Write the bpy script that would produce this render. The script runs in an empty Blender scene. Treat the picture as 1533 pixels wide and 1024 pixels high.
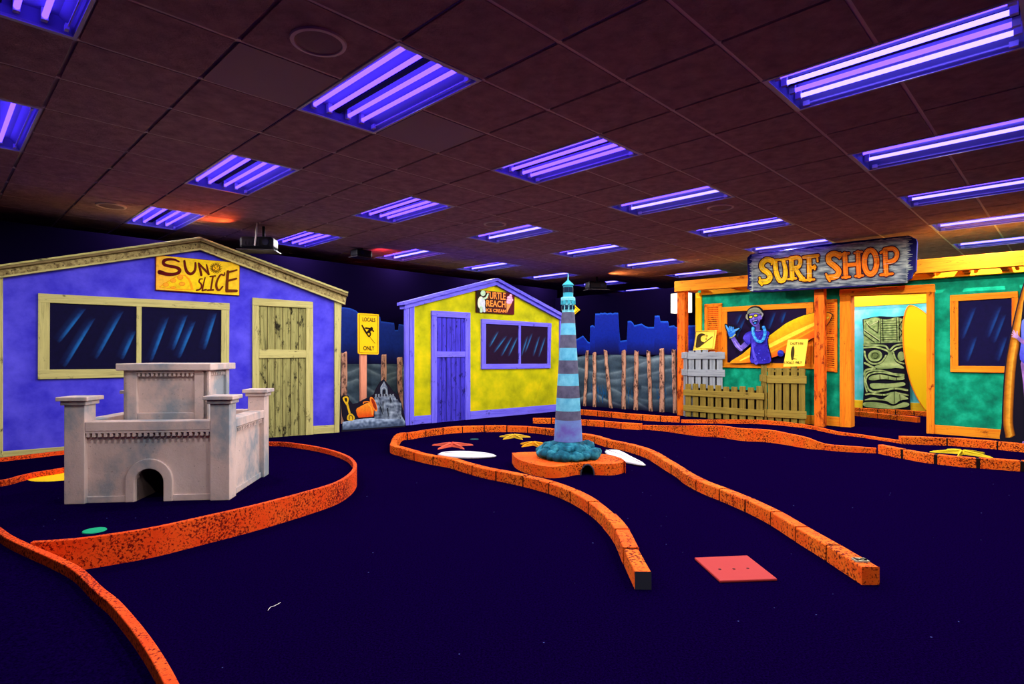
import bpy, math, random
from mathutils import Vector, noise
random.seed(7)
C = bpy.context.scene.collection

# ------------------------------------------------------------------ room frame
F, CX, Y0 = 865.7, 766.5, 531.7          # lens in pixels of a 1533x1024 frame, horizon row
H = 1.10                                 # eye height
TILE = 0.61
CEIL = H + 2.76746 * TILE
YAW = 0.776075
U0, V0 = -4.2899, -2.9443
D1 = (-math.cos(YAW), math.sin(YAW))
D2 = (math.sin(YAW), math.cos(YAW))
GREEN = 0.1146                            # top of the raised greens
LIP = 0.1604                              # top of their border strip

def lat(u, v):                           # ceiling grid -> world
    u = (u - U0) * TILE; v = (v - V0) * TILE
    return (u * D1[0] + v * D2[0], u * D1[1] + v * D2[1])

def gp(x, y, z=0.0):                     # where a sight line meets height z
    d = F * (H - z) / (y - Y0)
    return ((x - CX) / F * d, d)

class Plane:                             # an upright plane: s along it, local +y away from the viewer
    def __init__(self, o, d, base=0.0):
        l = math.hypot(*d)
        self.o = o; self.d = (d[0] / l, d[1] / l); self.n = (-self.d[1], self.d[0])
        self.rz = math.atan2(self.d[1], self.d[0]); self.base = base
    def hit(self, x, y, w=0.0, lo=None):
        a = (x - CX) / F
        lam = (self.o[0] * self.n[0] + self.o[1] * self.n[1] - w) / (a * self.n[0] + self.n[1])
        p = (lam * a - self.o[0], lam - self.o[1])
        z = H + lam * (Y0 - y) / F
        if lo is not None: z = max(z, lo)
        return (p[0] * self.d[0] + p[1] * self.d[1], z)
    def world(self, s, y=0.0):
        return (self.o[0] + self.d[0] * s + self.n[0] * y, self.o[1] + self.d[1] * s + self.n[1] * y)

# ------------------------------------------------------------------ object helpers
def tag(o, label=None, cat=None, group=None, kind=None):
    if label: o['label'] = label
    if cat: o['category'] = cat
    if group: o['group'] = group
    if kind: o['kind'] = kind
    return o

def empty(name, loc=(0, 0, 0), rz=0.0, **k):
    o = bpy.data.objects.new(name, None); C.objects.link(o)
    o.location = loc; o.rotation_euler = (0, 0, rz); o.empty_display_size = 0.1
    return tag(o, **k)

def lin(c):
    return tuple(((v / 255) / 12.92 if v <= 10.3 else ((v / 255 + 0.055) / 1.055) ** 2.4) for v in c[:3])

def lerp(a, b, t):
    t = max(0.0, min(1.0, t))
    return tuple(a[i] + (b[i] - a[i]) * t for i in range(3))

class B:                                 # collects faces, builds ONE mesh object
    def __init__(self): self.v = []; self.f = []; self.m = []; self.c = []; self.sm = []
    def face(self, pts, m=0, c=None, smooth=False):
        i = len(self.v); self.v += [tuple(p) for p in pts]
        self.f.append(tuple(range(i, i + len(pts)))); self.m.append(m); self.c.append(c); self.sm.append(smooth)
    def grid(self, rows, m=0, closed=False, smooth=True, c=None):
        i = len(self.v); n = len(rows[0])
        for r in rows: self.v += [tuple(p) for p in r]
        for a in range(len(rows) - 1):
            for b in range(n if closed else n - 1):
                b2 = (b + 1) % n
                self.f.append((i + a * n + b, i + a * n + b2, i + (a + 1) * n + b2, i + (a + 1) * n + b))
                self.m.append(m); self.sm.append(smooth); self.c.append(c)
    def box(self, x0, x1, y0, y1, z0, z1, m=0, c=None):
        i = len(self.v)
        self.v += [(x, y, z) for z in (z0, z1) for y in (y0, y1) for x in (x0, x1)]
        for q in ((0, 2, 3, 1), (4, 5, 7, 6), (0, 1, 5, 4), (2, 6, 7, 3), (0, 4, 6, 2), (1, 3, 7, 5)):
            self.f.append(tuple(i + k for k in q)); self.m.append(m); self.sm.append(False); self.c.append(c)
    def prism(self, pts, y0, y1, m=0, c=None):      # outline in (x, z), between y0 and y1
        a = sum(pts[k][0] * pts[(k + 1) % len(pts)][1] - pts[(k + 1) % len(pts)][0] * pts[k][1] for k in range(len(pts)))
        if a < 0: pts = pts[::-1]
        n = len(pts); i = len(self.v)
        self.v += [(p[0], y0, p[1]) for p in pts] + [(p[0], y1, p[1]) for p in pts]
        fs = [tuple(range(i, i + n)), tuple(range(i + 2 * n - 1, i + n - 1, -1))]
        fs += [(i + k, i + n + k, i + n + (k + 1) % n, i + (k + 1) % n) for k in range(n)]
        for q in fs: self.f.append(q); self.m.append(m); self.sm.append(False); self.c.append(c)
    def slab(self, pts, z0, z1, m=0, mtop=None):    # outline in (x, y), between heights
        a = sum(pts[k][0] * pts[(k + 1) % len(pts)][1] - pts[(k + 1) % len(pts)][0] * pts[k][1] for k in range(len(pts)))
        if a < 0: pts = pts[::-1]
        n = len(pts); i = len(self.v)
        self.v += [(p[0], p[1], z0) for p in pts] + [(p[0], p[1], z1) for p in pts]
        fs = [tuple(range(i + n, i + 2 * n)), tuple(range(i + n - 1, i - 1, -1))]
        fs += [(i + k, i + (k + 1) % n, i + n + (k + 1) % n, i + n + k) for k in range(n)]
        for j, q in enumerate(fs):
            self.f.append(q); self.m.append(m if (mtop is None or j) else mtop); self.sm.append(False); self.c.append(None)
    def tube(self, path, r, n=10, m=0, caps=True):
        rows = []
        P = [Vector(p) for p in path]
        for k, p in enumerate(P):
            t = (P[min(k + 1, len(P) - 1)] - P[max(k - 1, 0)]).normalized()
            a = t.cross(Vector((0, 0, 1)) if abs(t.z) < 0.9 else Vector((1, 0, 0))).normalized(); b = t.cross(a)
            rr = r[k] if isinstance(r, (list, tuple)) else r
            rows.append([p + (a * math.cos(q) + b * math.sin(q)) * rr for q in [2 * math.pi * j / n for j in range(n)]])
        self.grid(rows, m, closed=True)
        if caps: self.face(rows[0], m); self.face(rows[-1][::-1], m)
    def lathe(self, prof, cx=0, cy=0, n=32, m=0, smooth=True, ms=None):
        for k in range(len(prof) - 1):
            rows = [[(cx + r * math.cos(q), cy + r * math.sin(q), z) for q in [2 * math.pi * j / n for j in range(n)]] for r, z in prof[k:k + 2]]
            self.grid(rows, ms[k] if ms else m, closed=True, smooth=smooth)
    def blob(self, c, r, seed=0, amp=0.15, nu=18, nv=11, m=0):
        rows = []
        for a in range(nv):
            th = math.pi * a / (nv - 1); row = []
            for b in range(nu):
                ph = 2 * math.pi * b / nu
                d = Vector((math.sin(th) * math.cos(ph), math.sin(th) * math.sin(ph), math.cos(th)))
                k = 1 + amp * noise.noise(d * 1.7 + Vector((seed * 3.1, seed * 1.7, 0)))
                row.append((c[0] + d.x * r[0] * k, c[1] + d.y * r[1] * k, c[2] + d.z * r[2] * k))
            rows.append(row)
        self.grid(rows[::-1], m, closed=True)
    def build(self, name, mats, parent=None, bevel=0, loc=None, rz=None, smooth_angle=None):
        me = bpy.data.meshes.new(name); me.from_pydata(self.v, [], self.f)
        if not isinstance(mats, (list, tuple)): mats = [mats]
        for m in mats: me.materials.append(m)
        for k, p in enumerate(me.polygons):
            p.material_index = self.m[k]; p.use_smooth = self.sm[k]
        if any(c is not None for c in self.c):
            at = me.color_attributes.new('Col', 'FLOAT_COLOR', 'CORNER')
            for k, p in enumerate(me.polygons):
                c = self.c[k] or (1, 1, 1)
                for j, li in enumerate(p.loop_indices):
                    q = c[j] if isinstance(c[0], (tuple, list)) else c
                    at.data[li].color = (q[0], q[1], q[2], 1)
        me.update()
        o = bpy.data.objects.new(name, me); C.objects.link(o)
        if parent: o.parent = parent
        if loc: o.location = loc
        if rz is not None: o.rotation_euler = (0, 0, rz)
        if bevel:
            b = o.modifiers.new('edge', 'BEVEL'); b.width = bevel; b.segments = 2; b.limit_method = 'ANGLE'; b.angle_limit = math.radians(40)
        return o

    def build_each(self, name, mats, parent=None, bevel=0):      # every separate board becomes an object of its own
        root = list(range(len(self.v)))
        def find(a):
            while root[a] != a: root[a] = root[root[a]]; a = root[a]
            return a
        for f in self.f:
            for a in f[1:]: root[find(a)] = find(f[0])
        groups = {}
        for k, f in enumerate(self.f): groups.setdefault(find(f[0]), []).append(k)
        out = []
        for ks in groups.values():
            n = B(); idx = {}
            for k in ks:
                for a in self.f[k]:
                    if a not in idx: idx[a] = len(n.v); n.v.append(self.v[a])
                n.f.append(tuple(idx[a] for a in self.f[k])); n.m.append(self.m[k]); n.c.append(self.c[k]); n.sm.append(self.sm[k])
            out.append(n.build(name, mats, parent, bevel))
        return out

def sub(name, parent):                   # a part that only holds its pieces
    o = bpy.data.objects.new(name, None); C.objects.link(o); o.parent = parent; o.empty_display_size = 0.05
    return o

def spline(pts, n=6, closed=False):
    P = [Vector(p) for p in pts]; out = []; N = len(P)
    for k in range(N if closed else N - 1):
        if closed: a, b, c, d = P[k - 1], P[k], P[(k + 1) % N], P[(k + 2) % N]
        else: a, b, c, d = P[max(k - 1, 0)], P[k], P[k + 1], P[min(k + 2, N - 1)]
        for j in range(n):
            t = j / n
            out.append(0.5 * ((2 * b) + (c - a) * t + (2 * a - 5 * b + 4 * c - d) * t * t + (3 * b - a - 3 * c + d) * t ** 3))
    if not closed: out.append(P[-1])
    return [tuple(p) for p in out]

class Paint:                             # paint laid on an upright plane; shapes are given in photo pixels
    def __init__(self, plane, w=0.0, off=(0, 0), sc=1.0, step=0.0007):
        self.p = plane; self.w = w; self.off = off; self.sc = sc; self.step = step; self.b = B()
    def px(self, q): return (self.off[0] + q[0] / self.sc, self.off[1] + q[1] / self.sc)
    def P(self, q):
        x, y = self.px(q); s, z = self.p.hit(x, y, self.w); return (s, -self.w, z)
    def poly(self, pts, col, smooth=0):
        if smooth: pts = spline(pts, smooth, True)
        a = sum(pts[k][0] * pts[(k + 1) % len(pts)][1] - pts[(k + 1) % len(pts)][0] * pts[k][1] for k in range(len(pts)))
        if a > 0: pts = pts[::-1]
        self.w += self.step
        c = [lin(col(*q)) for q in pts] if callable(col) else lin(col)
        self.b.face([self.P(q) for q in pts], 0, c)
    def ellipse(self, cx, cy, rx, ry, col, n=20, rot=0):
        r = math.radians(rot)
        self.poly([(cx + rx * math.cos(t) * math.cos(r) - ry * math.sin(t) * math.sin(r), cy + rx * math.cos(t) * math.sin(r) + ry * math.sin(t) * math.cos(r)) for t in [2 * math.pi * k / n for k in range(n)]], col)
    def stroke(self, pts, w, col, smooth=5, cap=True):
        P = [Vector(q[:2]) for q in (spline(pts, smooth) if smooth and len(pts) > 2 else pts)]
        N = len(P); W = []
        for k in range(N):
            t = k / (N - 1)
            if isinstance(w, (list, tuple)):
                a = t * (len(w) - 1); i = min(int(a), len(w) - 2); W.append(w[i] + (w[i + 1] - w[i]) * (a - i))
            else: W.append(w)
        self.w += self.step
        L, R = [], []
        for k in range(N):
            t = (P[min(k + 1, N - 1)] - P[max(k - 1, 0)])
            t = t.normalized() if t.length else Vector((1, 0))
            n = Vector((-t.y, t.x)) * W[k] / 2
            L.append(P[k] + n); R.append(P[k] - n)
        for k in range(N - 1):
            qs = [L[k], L[k + 1], R[k + 1], R[k]]
            c = [lin(col(*q)) for q in qs] if callable(col) else lin(col)
            self.b.face([self.P(q) for q in qs], 0, c)
        if cap:
            for e in (0, N - 1):
                qs = [P[e] + Vector((math.cos(a), math.sin(a))) * W[e] / 2 for a in [-2 * math.pi * j / 12 for j in range(12)]]
                c = [lin(col(*q)) for q in qs] if callable(col) else lin(col)
                self.b.face([self.P(q) for q in qs], 0, c)
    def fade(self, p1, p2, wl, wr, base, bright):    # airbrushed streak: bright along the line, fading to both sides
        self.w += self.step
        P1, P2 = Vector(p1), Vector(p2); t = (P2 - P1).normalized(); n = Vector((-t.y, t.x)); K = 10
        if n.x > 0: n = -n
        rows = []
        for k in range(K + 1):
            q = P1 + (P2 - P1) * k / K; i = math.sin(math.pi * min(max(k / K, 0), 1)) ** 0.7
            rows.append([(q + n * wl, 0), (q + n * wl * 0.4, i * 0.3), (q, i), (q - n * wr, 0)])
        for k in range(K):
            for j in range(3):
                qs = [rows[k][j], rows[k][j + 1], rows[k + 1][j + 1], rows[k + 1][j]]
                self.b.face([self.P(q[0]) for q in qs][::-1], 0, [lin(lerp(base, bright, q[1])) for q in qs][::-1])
    def field(self, x0, x1, nx, top, bot, ny, fn):    # brushed field: colour computed per point
        self.w += self.step
        for a in range(nx):
            for b in range(ny):
                qs = []
                for (i, j) in ((a, b + 1), (a + 1, b + 1), (a + 1, b), (a, b)):
                    x = x0 + (x1 - x0) * i / nx
                    t = top(x); u = bot(x); qs.append((x, t + (u - t) * j / ny, j / ny))
                self.b.face([self.P(q[:2]) for q in qs], 0, [lin(fn(*q)) for q in qs])
    def build(self, name, parent, mat=None):
        return self.b.build(name, mat or M['painted'], parent)

def text_mesh(string, name, plane, bl, br, tl, w, mat, parent, depth=0.002, bold=0.0):
    cu = bpy.data.curves.new(name, 'FONT'); cu.body = string; cu.extrude = 0.001; cu.offset = bold
    t = bpy.data.objects.new(name, cu); C.objects.link(t)
    dg = bpy.context.evaluated_depsgraph_get()
    me = bpy.data.meshes.new_from_object(t.evaluated_get(dg))
    bpy.data.objects.remove(t)
    xs = [v.co.x for v in me.vertices]; ys = [v.co.y for v in me.vertices]
    x0, x1, y0, y1 = min(xs), max(xs), min(ys), max(ys)
    a, b_, c = (Vector(plane.hit(*q, w)) for q in (bl, br, tl))
    for v in me.vertices:
        p = a + (b_ - a) * ((v.co.x - x0) / (x1 - x0)) + (c - a) * ((v.co.y - y0) / (y1 - y0))
        v.co = Vector((p.x, -w - (depth if v.co.z > 0 else 0), p.y))
    me.materials.clear(); me.materials.append(mat)
    me.name = name
    o = bpy.data.objects.new(name, me); C.objects.link(o); o.parent = parent
    return o

# ------------------------------------------------------------------ materials
M = {}
def newmat(name, rough=0.75, spec=0.15):
    m = bpy.data.materials.new(name); m.use_nodes = True
    nt = m.node_tree; b = nt.nodes['Principled BSDF']
    b.inputs['Roughness'].default_value = rough; b.inputs['Specular IOR Level'].default_value = spec
    M[name] = m
    return m, nt, b

def plain(name, c, rough=0.75, spec=0.15, metal=0):
    m, nt, b = newmat(name, rough, spec)
    b.inputs['Base Color'].default_value = (*lin(c), 1); b.inputs['Metallic'].default_value = metal
    return m

def N(nt, kind, **k):
    n = nt.nodes.new(kind)
    for a, v in k.items():
        if a in n.inputs: n.inputs[a].default_value = v
        else: setattr(n, a, v)
    return n

def coords(nt, scale=(1, 1, 1)):
    tc = N(nt, 'ShaderNodeTexCoord'); mp = N(nt, 'ShaderNodeMapping'); mp.inputs['Scale'].default_value = scale
    nt.links.new(tc.outputs['Object'], mp.inputs['Vector']); return mp.outputs['Vector']

def ramp(nt, fac, stops):
    r = N(nt, 'ShaderNodeValToRGB'); e = r.color_ramp.elements
    e[0].position, e[0].color = stops[0][0], (*stops[0][1], 1)
    e[1].position, e[1].color = stops[-1][0], (*stops[-1][1], 1)
    for p, c in stops[1:-1]: x = e.new(p); x.color = (*c, 1)
    nt.links.new(fac, r.inputs['Fac']); return r.outputs['Color']

def mix(nt, fac, a, b, mode='MIX'):
    m = N(nt, 'ShaderNodeMix', data_type='RGBA', blend_type=mode)
    for s, v in ((0, fac), (6, a), (7, b)):
        if isinstance(v, (int, float)): m.inputs[s].default_value = v
        elif isinstance(v, tuple): m.inputs[s].default_value = (*v, 1)
        else: nt.links.new(v, m.inputs[s])
    return m.outputs[2]

def noisetex(nt, scale, stretch=(1, 1, 1), detail=4, rough=0.6):
    n = N(nt, 'ShaderNodeTexNoise'); n.inputs['Scale'].default_value = scale; n.inputs['Detail'].default_value = detail; n.inputs['Roughness'].default_value = rough
    nt.links.new(coords(nt, stretch), n.inputs['Vector']); return n.outputs['Fac']

def bump(nt, b, fac, strength=0.3, dist=0.01):
    n = N(nt, 'ShaderNodeBump'); n.inputs['Strength'].default_value = strength; n.inputs['Distance'].default_value = dist
    nt.links.new(fac, n.inputs['Height']); nt.links.new(n.outputs['Normal'], b.inputs['Normal'])

def mottled(name, stops, scale=3, detail=5, speck=None, rough=0.8, stretch=(1, 1, 1)):
    m, nt, b = newmat(name, rough)
    c = ramp(nt, noisetex(nt, scale, stretch, detail), [(p, lin(q)) for p, q in stops])
    if speck:
        f = ramp(nt, noisetex(nt, speck[1], (1, 1, 1), 3), [(speck[2], (0, 0, 0)), (speck[2] + 0.06, (1, 1, 1))])
        c = mix(nt, f, c, lin(speck[0]))
    nt.links.new(c, b.inputs['Base Color'])
    bump(nt, b, noisetex(nt, 40), 0.15, 0.005)
    return m

def wood(name, light, mid, dark, along='x', amount=0.62):
    m, nt, b = newmat(name, 0.8)
    st = {'x': (0.8, 14, 14), 'z': (14, 14, 0.8)}[along]
    g = noisetex(nt, 1.6, st, 6, 0.65)
    c = ramp(nt, g, [(0.3, lin(mid)), (0.55, lin(light)), (0.8, lin(mid))])
    blot = ramp(nt, noisetex(nt, 5, {'x': (1, 2.5, 2.5), 'z': (2.5, 2.5, 1)}[along], 8, 0.72), [(amount, (0, 0, 0)), (amount + 0.09, (1, 1, 1))])
    c = mix(nt, blot, c, lin(dark))
    fine = ramp(nt, noisetex(nt, 3.2, {'x': (0.9, 16, 16), 'z': (16, 16, 0.9)}[along], 7, 0.75), [(0.52, (0, 0, 0)), (0.72, (0.85, 0.85, 0.85))])
    c = mix(nt, fine, c, lin(tuple((a + 2 * q) / 3 for a, q in zip(dark, mid))))
    nt.links.new(c, b.inputs['Base Color']); bump(nt, b, g, 0.25, 0.004)
    return m

# paint that glows under the lamps
mottled('purple_wall', [(0.3, (50, 42, 205)), (0.7, (96, 88, 242))], 3.5, 6, ((25, 15, 95), 26, 0.72))
mottled('yellow_wall', [(0.25, (130, 138, 4)), (0.5, (190, 188, 2)), (0.75, (238, 212, 2))], 2.4, 6, ((90, 85, 10), 18, 0.7))
mottled('teal_wall', [(0.3, (0, 100, 78)), (0.5, (0, 150, 112)), (0.75, (30, 205, 160))], 4.5, 6)
mottled('turquoise_wall', [(0.3, (40, 190, 180)), (0.5, (95, 205, 220)), (0.72, (165, 220, 245))], 2.2, 5)
wood('khaki_x', (206, 198, 126), (178, 168, 104), (52, 46, 32), 'x', 0.585); wood('khaki_z', (206, 198, 126), (178, 168, 104), (52, 46, 32), 'z', 0.585)
wood('khaki_door', (170, 166, 100), (104, 102, 60), (32, 30, 20), 'z', 0.54)
mottled('khaki_gold', [(0.35, (110, 92, 56)), (0.6, (182, 166, 106))], 22, 5, ((60, 48, 30), 45, 0.6))
wood('violet_x', (120, 112, 250), (92, 82, 232), (30, 22, 100), 'x', 0.6); wood('violet_z', (120, 112, 250), (92, 82, 232), (30, 22, 100), 'z', 0.6)
wood('violet_door', (72, 62, 215), (36, 28, 150), (12, 8, 66), 'z', 0.55)
wood('orange_x', (255, 160, 30), (250, 122, 18), (130, 30, 8), 'x', 0.6); wood('orange_z', (255, 150, 28), (248, 112, 15), (125, 28, 8), 'z', 0.6)
wood('rough_orange', (245, 120, 25), (225, 75, 12), (120, 28, 8), 'z', 0.52)
wood('amber_x', (255, 205, 35), (255, 178, 22), (190, 90, 10), 'x', 0.68); wood('amber_z', (255, 205, 20), (255, 188, 10), (180, 100, 10), 'z', 0.7)
wood('grey_slat', (165, 172, 178), (110, 118, 126), (55, 60, 70), 'z', 0.6); wood('grey_rail', (165, 172, 178), (125, 132, 140), (60, 66, 76), 'x', 0.62)
wood('brown_slat', (150, 128, 52), (112, 92, 36), (52, 38, 18), 'z', 0.6); wood('brown_rail', (165, 142, 60), (125, 104, 42), (60, 46, 20), 'x', 0.62)
wood('dune_post', (225, 170, 140), (185, 125, 95), (62, 36, 36), 'z', 0.5); wood('sign_post', (230, 150, 118), (205, 125, 95), (140, 80, 62), 'z', 0.66)
wood('plank_grey', (200, 205, 195), (110, 122, 130), (40, 50, 75), 'x', 0.55)
wood('cove_brown', (140, 122, 80), (110, 92, 58), (70, 56, 38), 'x'); plain('dark_void', (14, 8, 30)); plain('crate_gap_shade', (30, 20, 16)); plain('maroon', (95, 12, 18)); plain('navy_edge', (24, 22, 92)); plain('black_ink', (18, 10, 10)); plain('ink_brown', (60, 45, 15))

def speckle(name, c1, c2, dark, thr, sc=55):
    m, nt, b = newmat(name, 0.85, 0.1)
    c = ramp(nt, noisetex(nt, 6, (1, 1, 1), 4), [(0.3, lin(c1)), (0.7, lin(c2))])
    big = noisetex(nt, 3.0, (1, 1, 1), 3); fine = noisetex(nt, sc, (1, 1, 1), 5, 0.7)
    a = N(nt, 'ShaderNodeMath', operation='MULTIPLY_ADD'); a.inputs[1].default_value = 0.35
    nt.links.new(big, a.inputs[0]); nt.links.new(fine, a.inputs[2])
    f = ramp(nt, a.outputs[0], [(thr, (0, 0, 0)), (thr + 0.07, (1, 1, 1))])
    c = mix(nt, f, c, lin(dark)); nt.links.new(c, b.inputs['Base Color'])
    bump(nt, b, fine, 0.35, 0.006)
    return m
speckle('orange_block', (252, 88, 20), (255, 124, 30), (96, 14, 8), 0.70, 62)
speckle('orange_ring', (244, 70, 18), (252, 98, 30), (112, 8, 10), 0.675, 75)
speckle('orange_strip', (246, 80, 18), (255, 120, 30), (100, 14, 8), 0.705, 62)
plain('bare_block', (52, 54, 66)); plain('joint', (20, 6, 10))

m, nt, b = newmat('carpet', 1.0, 0.0)
c = ramp(nt, noisetex(nt, 120, (1, 1, 1), 3), [(0.3, (0.0012, 0.0, 0.008)), (0.7, (0.0045, 0.0003, 0.034))])
vo = N(nt, 'ShaderNodeTexVoronoi'); vo.inputs['Scale'].default_value = 7; nt.links.new(coords(nt), vo.inputs['Vector'])
c = mix(nt, ramp(nt, vo.outputs['Distance'], [(0.022, (1, 1, 1)), (0.03, (0, 0, 0))]), c, lin((70, 80, 150)))
nt.links.new(c, b.inputs['Base Color']); bump(nt, b, noisetex(nt, 260), 0.5, 0.004)
plain('dark_wall', (7, 3, 26), 1.0, 0.0)

m, nt, b = newmat('ceiling_tile', 0.9, 0.05)
nt.links.new(ramp(nt, noisetex(nt, 9, (1, 1, 1), 5), [(0.3, lin((164, 128, 134))), (0.7, lin((202, 162, 166)))]), b.inputs['Base Color'])
wv = noisetex(nt, 4.5, (1, 1, 1), 8, 0.75); bump(nt, b, wv, 1.0, 0.06)
plain('ceiling_tee', (240, 222, 215)); plain('smooth_tile', (158, 126, 134), 0.6, 0.2)

m, nt, b = newmat('painted', 0.75, 0.12)
at = N(nt, 'ShaderNodeVertexColor'); at.layer_name = 'Col'
c = mix(nt, 1.0, at.outputs['Color'], ramp(nt, noisetex(nt, 22, (1, 1, 1), 4), [(0.3, (0.82, 0.82, 0.82)), (0.7, (1.12, 1.12, 1.12))]), 'MULTIPLY')
nt.links.new(c, b.inputs['Base Color'])

m, nt, b = newmat('castle', 0.9, 0.08)
c = ramp(nt, noisetex(nt, 2.6, (1, 1, 0.8), 5, 0.6), [(0.36, lin((140, 148, 154))), (0.5, lin((206, 182, 172))), (0.7, lin((222, 200, 190)))])
f = ramp(nt, noisetex(nt, 48, (1, 1, 1), 4, 0.65), [(0.66, (0, 0, 0)), (0.72, (1, 1, 1))])
c = mix(nt, f, c, lin((128, 114, 110))); nt.links.new(c, b.inputs['Base Color']); bump(nt, b, noisetex(nt, 70), 0.3, 0.004)
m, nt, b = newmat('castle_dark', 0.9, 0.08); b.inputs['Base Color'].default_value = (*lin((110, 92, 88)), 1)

mottled('tower_grey', [(0.3, (74, 74, 100)), (0.7, (104, 104, 130))], 14, 5)
mottled('tower_cyan', [(0.3, (70, 165, 205)), (0.7, (130, 215, 240))], 9, 5)
mottled('tower_base', [(0.35, (108, 100, 190)), (0.65, (112, 165, 220))], 5, 4)
plain('lantern', (58, 165, 185)); plain('lantern_light', (120, 210, 225)); plain('lantern_dark', (10, 34, 60))
mottled('rock', [(0.3, (10, 34, 48)), (0.5, (20, 98, 122)), (0.72, (66, 168, 188))], 9, 7, ((110, 34, 26), 6, 0.74))
plain('star_pink', (235, 100, 75)); plain('star_yellow', (225, 180, 45)); plain('star_gold', (250, 170, 25)); plain('star_lemon', (225, 195, 30))
plain('board_white', (228, 232, 240)); plain('tee_mat', (182, 56, 56), 0.8); plain('hole_dark', (60, 10, 20))
plain('disc_green', (20, 170, 120)); plain('disc_teal', (18, 80, 85)); plain('disc_yellow', (255, 215, 0))
plain('sign_yellow', (255, 200, 10)); plain('sign_lemon', (255, 214, 70)); plain('black_case', (14, 12, 22), 0.6, 0.15); plain('grey_metal', (52, 46, 56), 0.4, 0.4)
plain('white_metal', (215, 215, 225), 0.5, 0.3); plain('reflector', (142, 145, 178), 0.5, 0.3); plain('ballast', (26, 24, 36)); plain('cord_white', (225, 220, 220)); plain('lens_glass', (24, 30, 60), 0.15, 0.5)
plain('grille', (150, 120, 126)); plain('letter_orange', (255, 150, 60)); plain('plate_white', (170, 168, 140)); plain('ring_orange', (235, 110, 60))

def glow(name, c, s=1.0):
    m = bpy.data.materials.new(name); m.use_nodes = True; nt = m.node_tree; nt.nodes.clear()
    e = nt.nodes.new('ShaderNodeEmission'); o = nt.nodes.new('ShaderNodeOutputMaterial')
    e.inputs['Color'].default_value = (*c, 1); e.inputs['Strength'].default_value = s
    nt.links.new(e.outputs[0], o.inputs[0]); M[name] = m
glow('tube_violet', (0.52, 0.22, 7.0)); glow('tube_bright', (0.95, 0.72, 7.5)); glow('lamp_panel', (1.0, 0.93, 0.74), 1.7); glow('status_blue', (0.01, 0.07, 0.5))

# ------------------------------------------------------------------ setting
def struct(name, b, mats, **k): return tag(b.build(name, mats, **k), kind='structure')

fl = B(); fl.face([(-16, -3, 0), (26, -3, 0), (26, 26, 0), (-16, 26, 0)]); struct('floor', fl, M['carpet'])

UW = 8.5 / TILE + U0          # left partition, in ceiling tiles; the dropped ceiling runs on above the partitions
fixtures = [(u, v, (4 if v <= 3 else 2)) for u in (-4, 0, 4, 8) for v in (-3, 0, 3, 6, 9, 12, 15, 18) if not (u == -4 and v in (-3, 0)) and not (u == 8 and v in (-3,)) and not (u == 4 and v == 18)]  # last fixture of both right rows: unseen, added to brighten the inner room
unseen = [(-4, 0, 4), (-4, -3, 4), (-8, 0, 4), (-8, 3, 4)]   # unseen, grid carried on over and behind the viewer, added for front light
smooth_tiles = [(1, 1), (1, -1)]
taken = {(u + k, v) for u, v, n in fixtures + unseen for k in (0, 1)} | set(smooth_tiles)
ce = B(); te = B()
G = 0.012
for u in range(-12, 16):
    for v in range(-8, 24):
        if (u, v) in taken: continue
        u1 = u + 1; g = G / TILE
        q = [lat(a, b_) for a, b_ in ((u + g, v + g), (u1 - g, v + g), (u1 - g, v + 1 - g), (u + g, v + 1 - g))]
        ce.slab(q[::-1], CEIL, CEIL + 0.012)
def lat_bar(bm, u0, u1, v0, v1, z0, z1, m=0): bm.slab([lat(u0, v0), lat(u1, v0), lat(u1, v1), lat(u0, v1)], z0, z1, m)
for u in range(-12, 17):
    segs, s = [], -8
    for v in range(-8, 24):
        if (u, v) in taken and (u - 1, v) in taken and any(fu + 1 == u and fv == v for fu, fv, _ in fixtures + unseen):
            if v > s: segs.append((s, v))
            s = v + 1
    segs.append((s, 24))
    for a, b_ in segs: lat_bar(te, u - 0.024, u + 0.024, a, b_, CEIL + 0.004, CEIL + 0.016)
for v in range(-8, 25): lat_bar(te, -12, 16, v - 0.04, v + 0.04, CEIL + 0.03, CEIL + 0.04)
struct('ceiling', ce, M['ceiling_tile']); struct('trim_1', te, M['ceiling_tee'])
for k, (u, v) in enumerate(smooth_tiles):
    b = B(); lat_bar(b, u + 0.02, u + 0.98, v + 0.02, v + 0.98, CEIL - 0.002, CEIL + 0.012); struct('ceiling_panel', b, M['smooth_tile'])

WTOP_L = H + (CEIL - H) * 8.5 / 9.66                # the partitions stop below the ceiling
def wall_slab(name, a, b_, t, top, mat=None):
    d = Vector(b_) - Vector(a); n = Vector((-d.y, d.x)).normalized() * t
    w = B(); w.slab([a, b_, tuple(Vector(b_) + n), tuple(Vector(a) + n)], 0, top); struct(name, w, mat or M['dark_wall'])


PS = Plane(gp(1266, 639), (-D1[0], -D1[1]))          # surf shop front
VS = ((PS.o[0] * D2[0] + PS.o[1] * D2[1]) / TILE) + V0
VW = VS + 0.24
WTOP_B = H + (CEIL - H) * (VW - V0) / (18.6 - V0)
wall_slab('wall_left', lat(UW, -5), lat(UW, VW + 0.1), 0.1, WTOP_L)
us = lambda s: ((PS.world(s)[0] * D1[0] + PS.world(s)[1] * D1[1]) / TILE) + U0
sL = PS.hit(1043, 600)[0]
wall_slab('wall_back', lat(UW, VW), lat(us(sL) - 0.3, VW), 0.1, WTOP_B)
PA = Plane(gp(1333, 615.5), (-D1[0], -D1[1]))        # back of the shop's inner room
va = ((PA.o[0] * D2[0] + PA.o[1] * D2[1]) / TILE) + V0
wall_slab('wall_side', lat(us(sL) - 0.35, VW), lat(us(sL) - 0.35, va + .02), 0.08, WTOP_B)
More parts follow.
